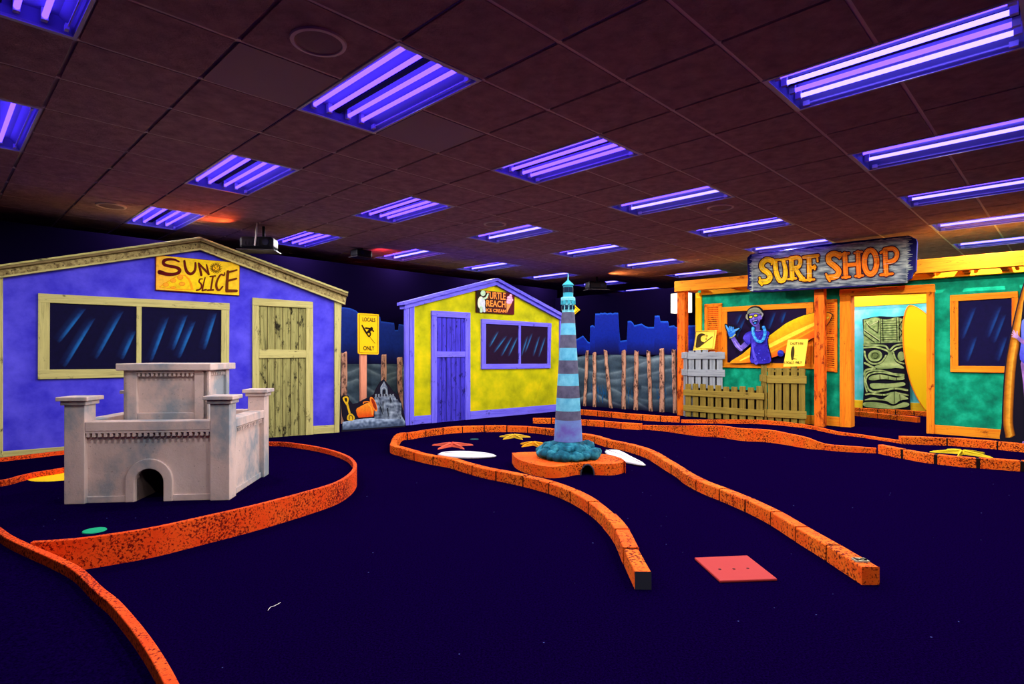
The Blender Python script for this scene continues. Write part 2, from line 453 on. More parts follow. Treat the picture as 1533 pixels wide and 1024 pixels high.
wall_slab('wall_inner', lat(us(sL), va + 0.02), lat(-12, va + 0.02), 0.1, WTOP_B)
PL = Plane(lat(UW - 0.01, 5), D2)                    # left wall face
PB = Plane(lat(8, VW - 0.01), (-D1[0], -D1[1]))      # back wall face

# ------------------------------------------------------------------ blacklight fixtures
def light_fixture(u, v, n, bright):
    o = lat(u, v); rz = math.atan2(D1[1], D1[0])     # local x runs along the tubes, local y back across (-D2)
    r = empty('blacklight_fixture', (o[0], o[1], CEIL), rz)
    L, W = 2 * TILE, TILE
    sgn = 1 if (D1[0] * D2[1] - D1[1] * D2[0]) > 0 else -1
    Y = lambda f: sgn * f * W
    h = B()                                          # trough: sloped sides, flat top, two ends
    prof = [(0.03, 0.0), (0.05, 0.035), (0.13, 0.085), (0.87, 0.085), (0.95, 0.035), (0.97, 0.0)]
    for k in range(5):
        (a, za), (b_, zb) = prof[k], prof[k + 1]
        h.face([(0.03, Y(a), za), (L - 0.03, Y(a), za), (L - 0.03, Y(b_), zb), (0.03, Y(b_), zb)])
    for x in (0.03, L - 0.03): h.face([(x, Y(a), z) for a, z in prof])
    h.build('housing', M['reflector'], r)
    e = B()
    for a, b_ in ((0.0, 0.03), (0.97, 1.0)): e.box(0, L, min(Y(a), Y(b_)), max(Y(a), Y(b_)), -0.004, 0.012)
    for a, b_ in ((0, 0.03), (L - 0.03, L)): e.box(a, b_, min(Y(0.03), Y(0.97)), max(Y(0.03), Y(0.97)), -0.004, 0.012)
    e.build('frame', M['white_metal'], r)
    if n == 4:
        k = B(); k.box(0.04, L - 0.04, min(Y(.44), Y(.50)), max(Y(.44), Y(.50)), 0.05, 0.085); k.build('ballast_cover', M['ballast'], r)
    fr = (0.16, 0.35, 0.59, 0.77) if n == 4 else (0.30, 0.64)
    for j, f in enumerate(fr):
        t = B(); t.tube([(0.075, Y(f), 0.04), (L - 0.075, Y(f), 0.04)], 0.014, 10)
        t.build('tube', M['tube_bright' if bright(j) else 'tube_violet'], r)
        s = B()
        for x in (0.04, L - 0.075): s.box(x, x + 0.035, Y(f) - 0.014, Y(f) + 0.014, 0.022, 0.084)
        s.build_each('lamp_holder', M['white_metal'], r)
    c = B(); c.box(0.06, 0.1, min(Y(.90), Y(.93)), max(Y(.90), Y(.93)), 0.0, 0.03); c.box(L - 0.1, L - 0.06, min(Y(.90), Y(.93)), max(Y(.90), Y(.93)), 0.0, 0.03)
    c.box(0.06, L - 0.06, min(Y(.915), Y(.925)), max(Y(.915), Y(.925)), 0.012, 0.02); c.build('latch_rail', M['white_metal'], r)
    ld = bpy.data.lights.new('fluorescence_fill', 'SPOT'); ld.energy = LAMP * (1.75 if u == -4 and v > 0 else 1.5 if u == 0 and v >= 9 else 1.0);   # brighter right tubes, with strength raised further to light the shop front
    ld.color = (0.98, 0.92, 0.86); ld.spot_size = math.radians(176); ld.spot_blend = 0.25; ld.shadow_soft_size = 0.0  # near-white spot added in each fixture; stands in for the paint's fluorescence
    lo = bpy.data.objects.new('fluorescence_fill', ld); C.objects.link(lo); c_ = lat(u + 1, v + 0.5); lo.location = (c_[0], c_[1], CEIL + 0.012)
    return r
LAMP = 84.0
ORD = ['nearest', 'second', 'third', 'fourth', 'fifth', 'sixth', 'seventh', 'eighth']
rows = {-4: 'in the right ceiling row beyond the surf shop sign', 0: 'in the row leading to the surf shop sign', 4: 'in the row leading over the lighthouse', 8: 'in the row above the purple hut'}
cnt = {}
for u, v, n in fixtures:
    k = cnt.get(u, 0); cnt[u] = k + 1
    r = light_fixture(u, v, n, (lambda j: j in (1, 3)) if u == -4 else (lambda j: j == 1 and v >= 6) if u >= 0 and v > 3 else (lambda j: False))
    lab = 'violet %s-tube blacklight, %s %s' % ('four' if n == 4 else 'two', ORD[k], rows[u])
    if u == 0 and v == 18: lab = 'unseen violet two-tube blacklight fixture added behind the surf shop sign'
    tag(r, lab, 'ceiling light', 'blacklight fixtures in the dropped ceiling')

for u, v, n in unseen: tag(light_fixture(u, v, n, lambda j: False), 'violet four-tube blacklight outside the picture, above or behind the viewer', 'ceiling light', 'blacklight fixtures in the dropped ceiling')

# round ceiling speakers
for (u, v), lab in (((0.5, -0.5), 'large round ceiling speaker beside the nearest middle blacklight'), ((8.5, -0.5), 'round ceiling speaker at upper left above the purple hut'), ((4.5, 5.5), 'pale round ceiling speaker behind the lighthouse top, between blacklights'), ((0.5, 7.5), 'round ceiling speaker in front of the surf shop sign')):
    p = lat(u, v); r = empty('ceiling_speaker', (p[0], p[1], CEIL), label=lab, cat='speaker', group='round ceiling speakers')
    b = B(); b.lathe([(0.148, -0.001), (0.144, -0.012), (0.125, -0.014), (0.122, -0.006)], n=36); b.build('rim', M['ceiling_tee'], r)
    b = B(); b.lathe([(0.122, -0.005), (0.08, -0.011), (0.0005, -0.013)], n=36); b.build('grille', M['grille'], r)

# projectors hung under the ceiling
def projector(cx, cyc, ytop, px_w, lab, rz, cord, lens):
    d = F * (CEIL - H) / (Y0 - ytop); x = (cx - CX) / F * d; z = H + (Y0 - cyc) / F * d; w = px_w / F * d
    r = empty('projector', (x, d, z), rz, label=lab, cat='projector', group='projectors under the ceiling')
    b = B(); b.box(-w / 2, w / 2, -w * .32, w * .32, -w * .18, w * .2); b.build('casing', M['black_case'], r, bevel=w * .09)
    b = B(); b.box(-w * .56, w * .56, -w * .4, w * .36, -w * .235, -w * .205); b.build('shelf', M['grey_metal'], r, bevel=0.004)
    b = B(); b.tube([(w * .1, w * .1, w * .2), (w * .1, w * .1, CEIL - z)], 0.018, 10); b.build('ceiling_mount', M['black_case'], r)
    b = B(); b.tube([(lens * w, -w * .32, w * .02), (lens * w, -w * .36, w * .02)], w * .1, 16); l = b.build('lens', M['lens_glass'], r)
    b = B(); b.box(-w * .38, w * .1, -w * .325, -w * .318, -w * .1, w * .1)
    for j in range(4): b.box(-w * .36 + j * w * .1, -w * .3 + j * w * .1, -w * .335, -w * .325, -w * .06, w * .03)
    if cord: b.build('connector_panel', M['ballast'], r)
    if cord:
        b = B(); b.tube(spline([(w * .02, -w * .3, CEIL - z), (w * .05, -w * .36, w * .75), (w * .04, -w * .38, w * .3), (-w * .02, -w * .36, -w * .1)], 6), 0.011, 8); b.build('cord', M['cord_white'], r)
    return (x, d, z)
p1 = projector(388, 366, 338, 48, 'black projector with a white hanging cord above the purple hut roof', 0.1, True, 0.3)
p2 = projector(892, 428, 414, 29, 'black projector hung right of the lighthouse tip', 0.25, False, 0.2)
p3 = projector(541, 380, 371, 28, 'dark projector in shadow between the purple hut and the yellow hut', 0.9, False, -0.2)
def beam(name, loc, aim, col, e, size, blend=0.9):
    ld = bpy.data.lights.new(name, 'SPOT'); ld.energy = e; ld.color = col; ld.spot_size = math.radians(size); ld.spot_blend = blend; ld.shadow_soft_size = 0.03
    o = bpy.data.objects.new(name, ld); C.objects.link(o); o.location = loc
    o.rotation_euler = (Vector(aim) - Vector(loc)).to_track_quat('-Z', 'Y').to_euler()
def cpt(x, y):
    d = F * (CEIL - H) / (Y0 - y); return ((x - CX) / F * d, d, CEIL)
beam('projector_beam', (p1[0] - 0.3, p1[1] - 0.15, p1[2] + 0.1), cpt(290, 318), (1, 0.12, 0.02), 26, 130, 1.0)
beam('projector_beam', (p2[0] + 0.15, p2[1] - 0.4, p2[2] + 0.05), cpt(1060, 402), (1, 0.35, 0.07), 40, 130, 1.0)  # projector spot, strengthened to add the orange bounce glow missing on the ceiling
beam('projector_beam', (p3[0] + 0.25, p3[1], p3[2] + 0.0), cpt(620, 395), (1, 0.04, 0.05), 12, 120, 1.0)

# ------------------------------------------------------------------ huts
def PX(pl, pts, w=0.0, lo=None): return [pl.hit(x, y, w, lo) for x, y in pts]

def board(bm, pl, pts, w, t, m=0, lo=None): bm.prism(PX(pl, pts, w, lo), -w, -w + t, m)

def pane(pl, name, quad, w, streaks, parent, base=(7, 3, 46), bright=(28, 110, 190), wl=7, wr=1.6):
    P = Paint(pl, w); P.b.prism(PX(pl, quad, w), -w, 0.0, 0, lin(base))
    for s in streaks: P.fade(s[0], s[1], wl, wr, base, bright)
    return P.build(name, parent)

# --- purple hut
d = (2000 - CX) / F
H1 = Plane(gp(508, 647), (d, 1))
r = empty('beach_hut', (*H1.o, 0), H1.rz, label='purple wooden hut front with khaki trim behind the sand castle', cat='hut')
b = B(); board(b, H1, [(-4, 720), (-4, 412), (300, 366), (506, 446), (504, 655)], 0, 0.1, lo=0); b.build('front_panel', M['purple_wall'], r)
for pts, mt in (([(-4, 720), (-4, 417), (4, 416), (4, 720)], 'khaki_z'), ([(501, 655), (501, 449), (511.5, 453), (508, 655)], 'khaki_z')):
    b = B(); board(b, H1, pts, 0.03, 0.05, lo=0); b.build('corner_board', M[mt], r, bevel=0.004)
for pts, top in (([(-30, 401), (300, 355), (300, 374), (-30, 420)], [(-30, 400), (300, 354.5), (300, 361), (-30, 407)]), ([(300, 355), (520, 437), (517, 456), (300, 374)], [(300, 354.5), (521.5, 437), (521, 444), (300, 361)])):
    b = B(); board(b, H1, pts, 0.06, 0.16); rb = b.build('roof_board', M['khaki_gold'], r, bevel=0.004)
    b = B(); board(b, H1, top, 0.11, 0.22); b.build('cove_trim', M['cove_brown'], rb, bevel=0.006)
    b = B(); board(b, H1, [top[0], top[1], (top[1][0], top[1][1] + 3), (top[0][0], top[0][1] + 3)], 0.125, 0.05); b.build('crown_trim', M['khaki_x'], rb, bevel=0.004)
    lo_ = [(pts[3][0], pts[3][1] - 2.5), (pts[2][0], pts[2][1] - 2.5), pts[2], pts[3]]
    b = B(); board(b, H1, lo_, 0.08, 0.05); b.build('lower_trim', M['khaki_x'], rb)
b = B(); w = 0.035
for pts in ([(57, 439), (344, 454), (344, 464.5), (57, 452.5)], [(56.5, 568), (183, 565), (343, 562), (343, 550), (183, 552.5), (56.5, 553.5)]): board(b, H1, pts, w, 0.05)
fr = sub('window', r); b.build_each('rail', M['khaki_x'], fr, bevel=0.004)
b = B()
for pts in ([(57, 452), (74.5, 453), (74, 554), (56.5, 554)], [(204.5, 458), (212, 458.5), (211.5, 553), (204, 553)], [(331.5, 464), (343.5, 464.5), (343, 551), (331, 551)]): board(b, H1, pts, w - 0.002, 0.045)
b.build_each('stile', M['khaki_z'], fr, bevel=0.004)
Z1 = lambda *q: [((a / 2.844, 340 + b_ / 2.844), (c / 2.844, 340 + e / 2.844)) for a, b_, c, e in q]
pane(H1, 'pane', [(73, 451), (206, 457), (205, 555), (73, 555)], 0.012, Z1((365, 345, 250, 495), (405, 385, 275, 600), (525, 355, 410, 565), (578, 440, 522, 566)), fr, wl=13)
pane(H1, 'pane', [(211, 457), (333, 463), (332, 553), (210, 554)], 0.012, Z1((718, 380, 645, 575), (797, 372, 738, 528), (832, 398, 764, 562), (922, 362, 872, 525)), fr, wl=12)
b = B()
for pts in ([(378, 445.5), (387.5, 446), (388.5, 662), (378, 662)], [(458.5, 451), (468.8, 452), (469, 660), (458, 660)]): board(b, H1, pts, 0.035, 0.05, lo=0)
df = sub('door_frame', r); b.build_each('jamb', M['khaki_z'], df, bevel=0.004)
b = B(); board(b, H1, [(378, 445.5), (468.8, 452), (468.8, 461.5), (378, 457)], 0.04, 0.05); b.build('door_head', M['khaki_x'], df, bevel=0.004)
b = B(); board(b, H1, [(387, 456), (459.5, 460), (459.5, 660), (387, 662)], 0.008, 0.05, lo=0)
for k in range(1, 6):
    x = 388.5 + 70 * k / 6; board(b, H1, [(x - .5, 456), (x + .5, 457), (x + .5, 657), (x - .5, 657)], 0.0095, 0.01, 1, lo=0.01)
dr = b.build('door', [M['khaki_door'], M['ink_brown']], r)
b = B(); board(b, H1, [(388, 523), (458.5, 524), (458.5, 535.5), (388, 536.5)], 0.03, 0.03); b.build('rail', M['khaki_x'], dr, bevel=0.004)
b = B(); board(b, H1, [(469, 638), (501, 636), (501, 660), (469, 662)], 0.02, 0.04, lo=0); board(b, H1, [(4, 676), (378, 647), (378, 668), (4, 700)], 0.02, 0.04, lo=0); b.build_each('baseboard', M['khaki_x'], r, bevel=0.004)

# --- yellow hut
d = (1740 - CX) / F
H2 = Plane(gp(607, 636.8), (d, 1))
r = empty('beach_hut', (*H2.o, 0), H2.rz, label='yellow wooden hut front with violet trim behind the lighthouse', cat='hut')
b = B(); board(b, H2, [(610.5, 650), (610.5, 458), (744, 422), (842, 476), (839, 640)], 0, 0.1, lo=0); b.build('front_panel', M['yellow_wall'], r)
b = B(); board(b, H2, [(607, 650), (607, 461), (620.5, 458), (620, 645)], 0.03, 0.05, lo=0); board(b, H2, [(613.2, 650), (613.2, 460), (614, 460), (614, 650)], 0.033, 0.01, 1, lo=0); b.build('corner_board', [M['violet_z'], M['navy_edge']], r, bevel=0.004)
b = B(); board(b, H2, [(838.5, 640), (838.5, 476), (844, 479), (844, 640)], 0.03, 0.05, lo=0); b.build('corner_board', M['violet_z'], r, bevel=0.004)
for pts, top in (([(605.5, 452.5), (745, 416.5), (743.5, 427), (606.5, 462.5)], [(605, 452), (745.5, 416), (745.5, 420.5), (605, 456.5)]), ([(745, 416.5), (846, 472), (844, 481), (743.5, 427)], [(745.5, 416), (847, 471.5), (846.5, 476), (745.5, 420.5)])):
    b = B(); board(b, H2, pts, 0.06, 0.16); rb = b.build('roof_board', M['violet_x'], r, bevel=0.004)
    b = B(); board(b, H2, top, 0.11, 0.22); b.build('crown_trim', M['violet_x'], rb, bevel=0.005)
b = B()
for pts in ([(721.5, 477.4), (825.8, 484), (825.8, 490), (721.5, 484.3)], [(721.5, 552.8), (824.5, 551.2), (824.5, 544.5), (721.5, 545)]): board(b, H2, pts, 0.035, 0.05)
fr = sub('window', r); b.build_each('rail', M['violet_x'], fr, bevel=0.004)
b = B()
for pts in ([(721.5, 484), (727.7, 484.4), (727.7, 545), (721.5, 545)], [(776.8, 487), (780, 487.2), (780, 545), (776.8, 545)], [(820.8, 489), (825.5, 489.6), (824.3, 545), (820, 545)]): board(b, H2, pts, 0.032, 0.045)
b.build_each('stile', M['violet_z'], fr, bevel=0.004)
Z2 = lambda *q: [((480 + a / 3.6575, 400 + b_ / 3.6575), (480 + c / 3.6575, 400 + e / 3.6575)) for a, b_, c, e in q]
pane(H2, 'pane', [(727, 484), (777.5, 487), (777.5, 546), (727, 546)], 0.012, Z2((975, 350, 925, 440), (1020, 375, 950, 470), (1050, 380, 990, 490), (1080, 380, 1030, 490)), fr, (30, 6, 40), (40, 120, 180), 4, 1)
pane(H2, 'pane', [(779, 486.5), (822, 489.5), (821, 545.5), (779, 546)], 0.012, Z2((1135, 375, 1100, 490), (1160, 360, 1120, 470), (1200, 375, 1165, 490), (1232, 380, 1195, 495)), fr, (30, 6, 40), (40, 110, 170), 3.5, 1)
b = B()
for pts in ([(646.8, 465), (654.2, 465.7), (654.2, 640), (646.8, 642)], [(697, 467.5), (704.3, 468), (704.3, 638), (697, 638)]): board(b, H2, pts, 0.035, 0.05, lo=0)
df = sub('door_frame', r); b.build_each('jamb', M['violet_z'], df, bevel=0.004)
b = B(); board(b, H2, [(646.8, 465), (704.3, 468), (704.3, 476.5), (646.8, 474)], 0.04, 0.05); b.build('door_head', M['violet_x'], df, bevel=0.004)
b = B(); board(b, H2, [(653.5, 473.5), (697.5, 476), (697.5, 640), (653.5, 640)], 0.008, 0.05, lo=0)
for k in range(1, 6):
    x = 654 + 43 * k / 6; board(b, H2, [(x - .35, 475), (x + .35, 475), (x + .35, 634), (x - .35, 634)], 0.0095, 0.01, 1, lo=0.01)
dr = b.build('door', [M['violet_door'], M['navy_edge']], r)
b = B(); board(b, H2, [(654, 526), (697, 526.3), (697, 534.3), (654, 534.8)], 0.03, 0.03); b.build('rail', M['violet_x'], dr, bevel=0.004)
b = B(); board(b, H2, [(620, 623.5), (646.8, 621), (646.8, 640), (620, 645)], 0.02, 0.04, lo=0); board(b, H2, [(704.3, 616), (838.5, 605), (838.5, 640), (704.3, 640)], 0.02, 0.04, lo=0); b.build_each('baseboard', M['violet_x'], r, bevel=0.004)

# --- sign on the purple hut
def sign_root(name, pl, x, y, w, **k):
    return empty(name, (pl.o[0], pl.o[1], 0), pl.rz, **k)
S1 = dict(off=(220, 370), sc=10.22)
r = sign_root('wall_sign', H1, 0, 0, 0, label='yellow pizza sign reading SUN SLICE on the purple hut', cat='sign')
b = B(); board(b, H1, [(232.6, 381.6), (359.2, 393.4), (358.6, 442.8), (232.4, 434.6)], 0.03, 0.029); b.build('backing', M['maroon'], r)
yel = lambda x, y: lerp((255, 192, 60), (255, 228, 8), 1 - abs(x - 950) / 700)
P = Paint(H1, 0.03, **S1); P.poly([(145, 122), (470, 153), (800, 188), (1100, 213), (1415, 245), (1410, 738), (1100, 716), (800, 692), (470, 668), (140, 648)], yel)
P.b.f; pf = P.build('face', r)
P = Paint(H1, 0.0315, **S1); ink = lambda x, y: lerp((92, 4, 14), (110, 48, 4), (x - 300) / 900)
P.stroke([(490, 222), (420, 192), (330, 186), (258, 212), (262, 262), (340, 290), (440, 308), (500, 345), (480, 392), (400, 416), (300, 412), (195, 382)], [24, 34, 44, 52, 50, 46, 48, 54, 52, 48, 56, 70], ink)
P.stroke([(573, 212), (585, 300), (612, 375), (668, 410), (722, 375), (742, 310), (742, 240)], [36, 42, 48, 46, 42, 38, 30], ink)
P.stroke([(832, 425), (792, 250)], [40, 32], ink, 0); P.stroke([(792, 248), (945, 412)], [30, 34], ink, 0); P.stroke([(945, 415), (912, 268)], [34, 22], ink, 0)
P.build('lettering', r); P = Paint(H1, 0.0315, **S1)
P.stroke([(850, 487), (812, 490), (798, 530), (830, 568), (832, 618), (800, 650), (762, 660)], [16, 22, 26, 26, 26, 24, 30], ink)
P.stroke([(890, 468), (866, 560), (846, 662)], [20, 22, 26], ink); P.stroke([(846, 665), (905, 652)], 26, ink, 0)
P.stroke([(966, 450), (1046, 440)], 24, ink, 0); P.stroke([(1010, 448), (976, 655)], 28, ink, 0); P.stroke([(930, 660), (1016, 654)], 28, ink, 0)
P.stroke([(1190, 392), (1178, 430), (1130, 420), (1080, 500), (1060, 580), (1075, 640), (1110, 656), (1160, 600)], [20, 26, 26, 32, 38, 38, 30, 22], ink)
P.stroke([(1240, 372), (1226, 520), (1222, 668)], [44, 46, 50], ink); P.stroke([(1230, 668), (1372, 668)], [46, 40], ink, 0); P.stroke([(1240, 385), (1375, 350)], [34, 26], ink, 0); P.stroke([(1240, 515), (1368, 480)], [34, 30], ink, 0)
P.build('lettering', r)
P = Paint(H1, 0.0315, **S1); c0 = (92, 50, 0)
for k in range(18):
    a = 2 * math.pi * k / 18; P.poly([(1057 + 66 * math.cos(a - .13), 322 + 60 * math.sin(a - .13)), (1057 + 102 * math.cos(a), 322 + 94 * math.sin(a)), (1057 + 66 * math.cos(a + .13), 322 + 60 * math.sin(a + .13))], c0)
P.ellipse(1057, 322, 62, 56, c0); P.ellipse(1057, 322, 50, 45, (255, 200, 10))
for (x, y, rx, ry) in ((1032, 305, 8, 12), (1075, 300, 8, 12), (1052, 322, 6, 14), (1025, 340, 8, 10), (1088, 335, 7, 12)): P.ellipse(x, y, rx, ry, c0)
P.stroke([(1030, 345), (1055, 358), (1085, 345)], 9, c0); P.build('sun_emblem', r)
P = Paint(H1, 0.0315, **S1); P.poly([(175, 612), (300, 530), (430, 455), (510, 420), (590, 425), (650, 480), (690, 560), (715, 655), (450, 652)], (250, 165, 20)); P.poly([(205, 608), (310, 540), (440, 465), (520, 432), (575, 440), (628, 500), (655, 570), (672, 645), (450, 640)], (255, 212, 25))
for x, y, rx, ry in ((287, 575, 48, 33), (402, 512, 48, 34), (508, 462, 48, 38), (537, 562, 50, 32), (402, 615, 46, 17)): P.ellipse(x, y, rx, ry, (240, 150, 20)); P.ellipse(x, y, rx - 9, ry - 8, (255, 172, 40))
P.build('pizza_slice', r)

# --- sign on the yellow hut
S2 = dict(off=(695, 415), sc=14.63)
r = sign_root('wall_sign', H2, 0, 0, 0, label='dark ice cream shop sign reading TURTLE REACH on the yellow hut', cat='sign')
b = B(); board(b, H2, [(713.3, 434), (770.3, 438.8), (769.8, 471), (713.3, 467.6)], 0.03, 0.029); b.build('backing', M['maroon'], r)
P = Paint(H2, 0.03, **S2); P.poly([(268, 280), (1105, 352), (1095, 818), (268, 765)], lambda x, y: lerp((30, 26, 12), (88, 14, 30), (x - 300) / 300)); P.build('face', r)
lo = M['letter_orange']
z2 = lambda x, y: (695 + x / 14.63, 415 + y / 14.63)
for s, bl, br, tl in (('TURTLE', (478, 470), (905, 500), (478, 310)), ('REACH', (482, 640), (905, 668), (482, 495)), ('ICE CREAM', (480, 752), (912, 780), (480, 682))):
    text_mesh(s, 'lettering', H2, z2(*bl), z2(*br), z2(*tl), 0.032, lo, r, 0.002, 0.02)
P = Paint(H2, 0.0315, **S2); w1, w2 = (190, 225, 190), (205, 215, 225)
P.ellipse(365, 560, 72, 140, (225, 230, 200)); P.ellipse(400, 570, 60, 125, w2); P.ellipse(412, 350, 55, 62, w1); P.stroke([(420, 470), (480, 450), (520, 370)], [44, 38, 34], w1); P.stroke([(370, 660), (372, 745)], [60, 66], w1, 0); P.stroke([(432, 650), (440, 740)], [50, 58], w2, 0)
P.build('turtle_emblem', r)
P = Paint(H2, 0.0315, **S2); P.poly([(925, 540), (1040, 575), (930, 785)], (235, 150, 80)); pk = (245, 165, 205)
for x, y, rx, ry in ((985, 545, 65, 40), (1000, 500, 75, 45), (995, 445, 58, 40), (1018, 400, 30, 34)): P.ellipse(x, y, rx, ry, pk); P.ellipse(x - 12, y - 8, rx * .6, ry * .5, (252, 200, 225))
P.build('ice_cream_cone', r)

# --- yellow diamond sign and orange ring peeping out behind the lighthouse, on the back wall
def diamond(pl, x, y, rx, ry, w): return PX(pl, [(x - rx, y), (x, y - ry), (x + rx, y), (x, y + ry)], w)
H2R = Plane(H2.world(H2.hit(838, 600)[0], 0.08), (D2[0], D2[1]))
r = empty('warning_sign', (*PB.o, 0), PB.rz, label='yellow diamond warning sign half hidden behind the lighthouse top', cat='sign')
b = B(); b.prism(diamond(PB, 854, 464, 13.5, 12.5, 0.03), -0.03, -0.001); b.build('panel', M['sign_yellow'], r)
P = Paint(PB, 0.03); 
for q in (((842.5, 464), (854, 453.5)), ((854, 453.5), (865.5, 464)), ((865.5, 464), (854, 474.5)), ((854, 474.5), (842.5, 464))): P.stroke(q, 0.8, (40, 25, 5), 0)
P.build('border', r)
r = empty('life_ring', (*PB.o, 0), PB.rz, label='orange ring half hidden behind the right side of the lighthouse', cat='life ring')
b = B(); c = PB.hit(864, 585.5); rr = 9.0 / F * gp(861, 612)[1]
b.tube([(c[0] + rr * .75 * math.cos(a), -0.09, c[1] + rr * .75 * math.sin(a)) for a in [2 * math.pi * k / 28 for k in range(29)]], rr * .27, 10, caps=False); b.build('ring', M['ring_orange'], r)

# --- murals
def dune_paint(ridges, base=(38, 54, 70), hi=(185, 208, 214), grass=()):
    def fn(x, y, t):
        n = noise.noise(Vector((x * .05, y * .16, 3.3))); c = lerp(base, (70, 92, 108), 0.5 + 0.8 * n)
        for pts, s in ridges:
            for k in range(len(pts) - 1):
                (xa, ya), (xb, yb) = pts[k], pts[k + 1]
                if xa <= x <= xb:
                    e = y - (ya + (yb - ya) * (x - xa) / (xb - xa))
                    c = lerp(c, hi, s * 0.9 * (math.exp(-e / 5.0) if e >= 0 else math.exp(e / 1.3)))
        if t > 0.85: c = lerp(c, (16, 16, 40), (t - 0.85) / 0.15)
        return c
    return fn
zd = lambda pts: [(820 + a / 4.265, 400 + b_ / 4.265) for a, b_ in pts]
r = empty('dune_mural', (*PB.o, 0), PB.rz, label='grey dune painting along the back wall below the blue skyline', cat='mural')
P = Paint(PB, 0.004)
rid = [(spline(zd(q), 5), s) for q, s in (([(120, 590), (260, 575), (330, 600), (420, 565), (560, 575), (600, 590), (820, 560)], .45), ([(190, 640), (330, 680), (480, 660), (640, 600), (760, 575), (830, 580)], .6), ([(300, 700), (420, 720), (600, 690), (830, 640)], .45), ([(190, 850), (280, 805), (380, 850), (520, 900)], .8), ([(380, 760), (520, 830), (620, 890), (700, 930)], .6), ([(600, 760), (720, 780), (830, 740)], .4), ([(480, 800), (640, 850), (830, 830)], .35))]
topf = lambda x: 531.5 + 2.2 * math.sin(x * .06) + 1.2 * math.sin(x * .17)
P.field(836, 1046, 190, topf, lambda x: 604.5 + (x - 836) * 0.084, 80, dune_paint(rid))
random.seed(4)
for k in range(46):
    x = random.choice((895, 905, 940, 985, 990)) + random.uniform(-9, 9); y = random.uniform(585, 604); P.stroke([(x, y), (x + random.uniform(-3, 3), y - random.uniform(7, 15))], [0.9, 0.3], (25, 95, 150), 0, False)
P.build('painted_dunes', r)

r = empty('skyline_mural', (*PB.o, 0), PB.rz, label='blue painted city skyline on the back wall right of the lighthouse', cat='mural')
P = Paint(PB, 0.004)
top = zd([(60, 470), (120, 455), (150, 470), (195, 455), (225, 437), (240, 455), (255, 475), (269, 480), (272, 376), (288, 370), (300, 380), (304, 297), (335, 296), (337, 290), (350, 294), (365, 290), (380, 296), (400, 291), (415, 296), (430, 290), (450, 292), (457, 410), (463, 470), (505, 465), (511, 345), (528, 342), (545, 356), (552, 371), (600, 360), (620, 375), (640, 382), (679, 382), (684, 310), (712, 310), (720, 345), (768, 345), (775, 376), (805, 372), (820, 382), (880, 400), (900, 372), (960, 372)])
def skyline(P, top, yb, edge=(30, 95, 225), body=(8, 34, 150), low=(9, 8, 60)):
    P.poly(top + [(top[-1][0], yb), (top[0][0], yb)], body)
    for k in range(len(top) - 1):                      # airbrushed: light rim, darker body, dark foot
        (xa, ya), (xb, yb_) = top[k], top[k + 1]
        if xb - xa < 0.2: continue
        P.w += 0.00002
        prev = None
        for f, c in ((0.0, edge), (3.0, body), (0.55, body), (1.0, low)):
            qa = (xa, ya + f if f == 3.0 else ya + (yb - ya) * f); qb = (xb, yb_ + f if f == 3.0 else yb_ + (yb - yb_) * f)
            if prev: P.b.face([P.P(q) for q in (qa, qb, prev[1], prev[0])], 0, [lin(c), lin(c), lin(prev[2]), lin(prev[2])])
            prev = (qa, qb, c)
skyline(P, top, 531); P.build('painted_skyline', r)

r = empty('skyline_mural', (*PL.o, 0), PL.rz, label='blue painted skyline on the left wall above the locals only sign', cat='mural')
P = Paint(PL, 0.004); top = [(480, 460), (505, 461), (512, 460), (523, 461), (533, 465), (538, 470), (545, 470), (552, 474), (569, 474), (570, 481), (590, 483.5), (591, 494), (596, 494), (597, 485), (608, 487), (640, 490)]
skyline(P, top, 545, (22, 66, 170), (10, 36, 120)); P.build('painted_skyline', r)
r = empty('dune_mural', (*PL.o, 0), PL.rz, label='grey dune painting on the left wall between the two huts', cat='mural')
P = Paint(PL, 0.004); zs = lambda pts: [(505 + a / 5.12, 455 + b_ / 5.12) for a, b_ in pts]
rid = [(spline(zs(q), 5), s) for q, s in (([(-60, 450), (80, 425), (200, 440), (320, 470), (520, 490), (600, 490)], .4), ([(-60, 520), (80, 525), (200, 490), (330, 545), (420, 530), (600, 480)], .55), ([(-60, 600), (80, 600), (160, 580), (230, 640), (330, 700)], .6), ([(330, 640), (420, 570), (600, 520)], .5), ([(-60, 650), (70, 690), (160, 760)], .4))]
P.field(488, 628, 90, lambda x: 537 + 2 * math.sin(x * .08), lambda x: 633 - (x - 488) * .075, 80, dune_paint(rid)); P.build('painted_dunes', r)

# dune posts leaning on the two walls
def dune_post(pl, x0, y0, x1, y1, wd, lab, grp):
    top = pl.hit(x0, y0, 0.05); bot = pl.hit(x1, y1, 0.05, 0.0); bot = (bot[0], 0.0); hw = wd / 2 / F * gp(x1, min(y1, 625))[1]
    cx, cy = pl.world(bot[0], -0.05)
    r = empty('dune_post', (cx, cy, 0), pl.rz)
    b = B(); rows_ = []; random.seed(int(x0 * 7))
    K = 9
    for k in range(K + 1):
        t = k / K; c = (top[0] - bot[0]) * t + random.uniform(-.006, .006); z = top[1] * t; q = hw * random.uniform(.88, 1.06)
        zz = [z + (random.uniform(-.02, .03) if k == K else 0) for _ in range(6)]
        rows_.append([(c + q * math.cos(a), 0.028 * math.sin(a), zz[j]) for j, a in enumerate([2 * math.pi * j / 6 + .5 for j in range(6)])])
    b.grid(rows_, closed=True, smooth=False); b.face(rows_[-1])
    o = b.build('dune_post', M['dune_post'], r); o.name = 'stake'
    return tag(r, lab, 'post', grp)
zz = lambda a, b_: (820 + a / 4.265, 400 + b_ / 4.265)
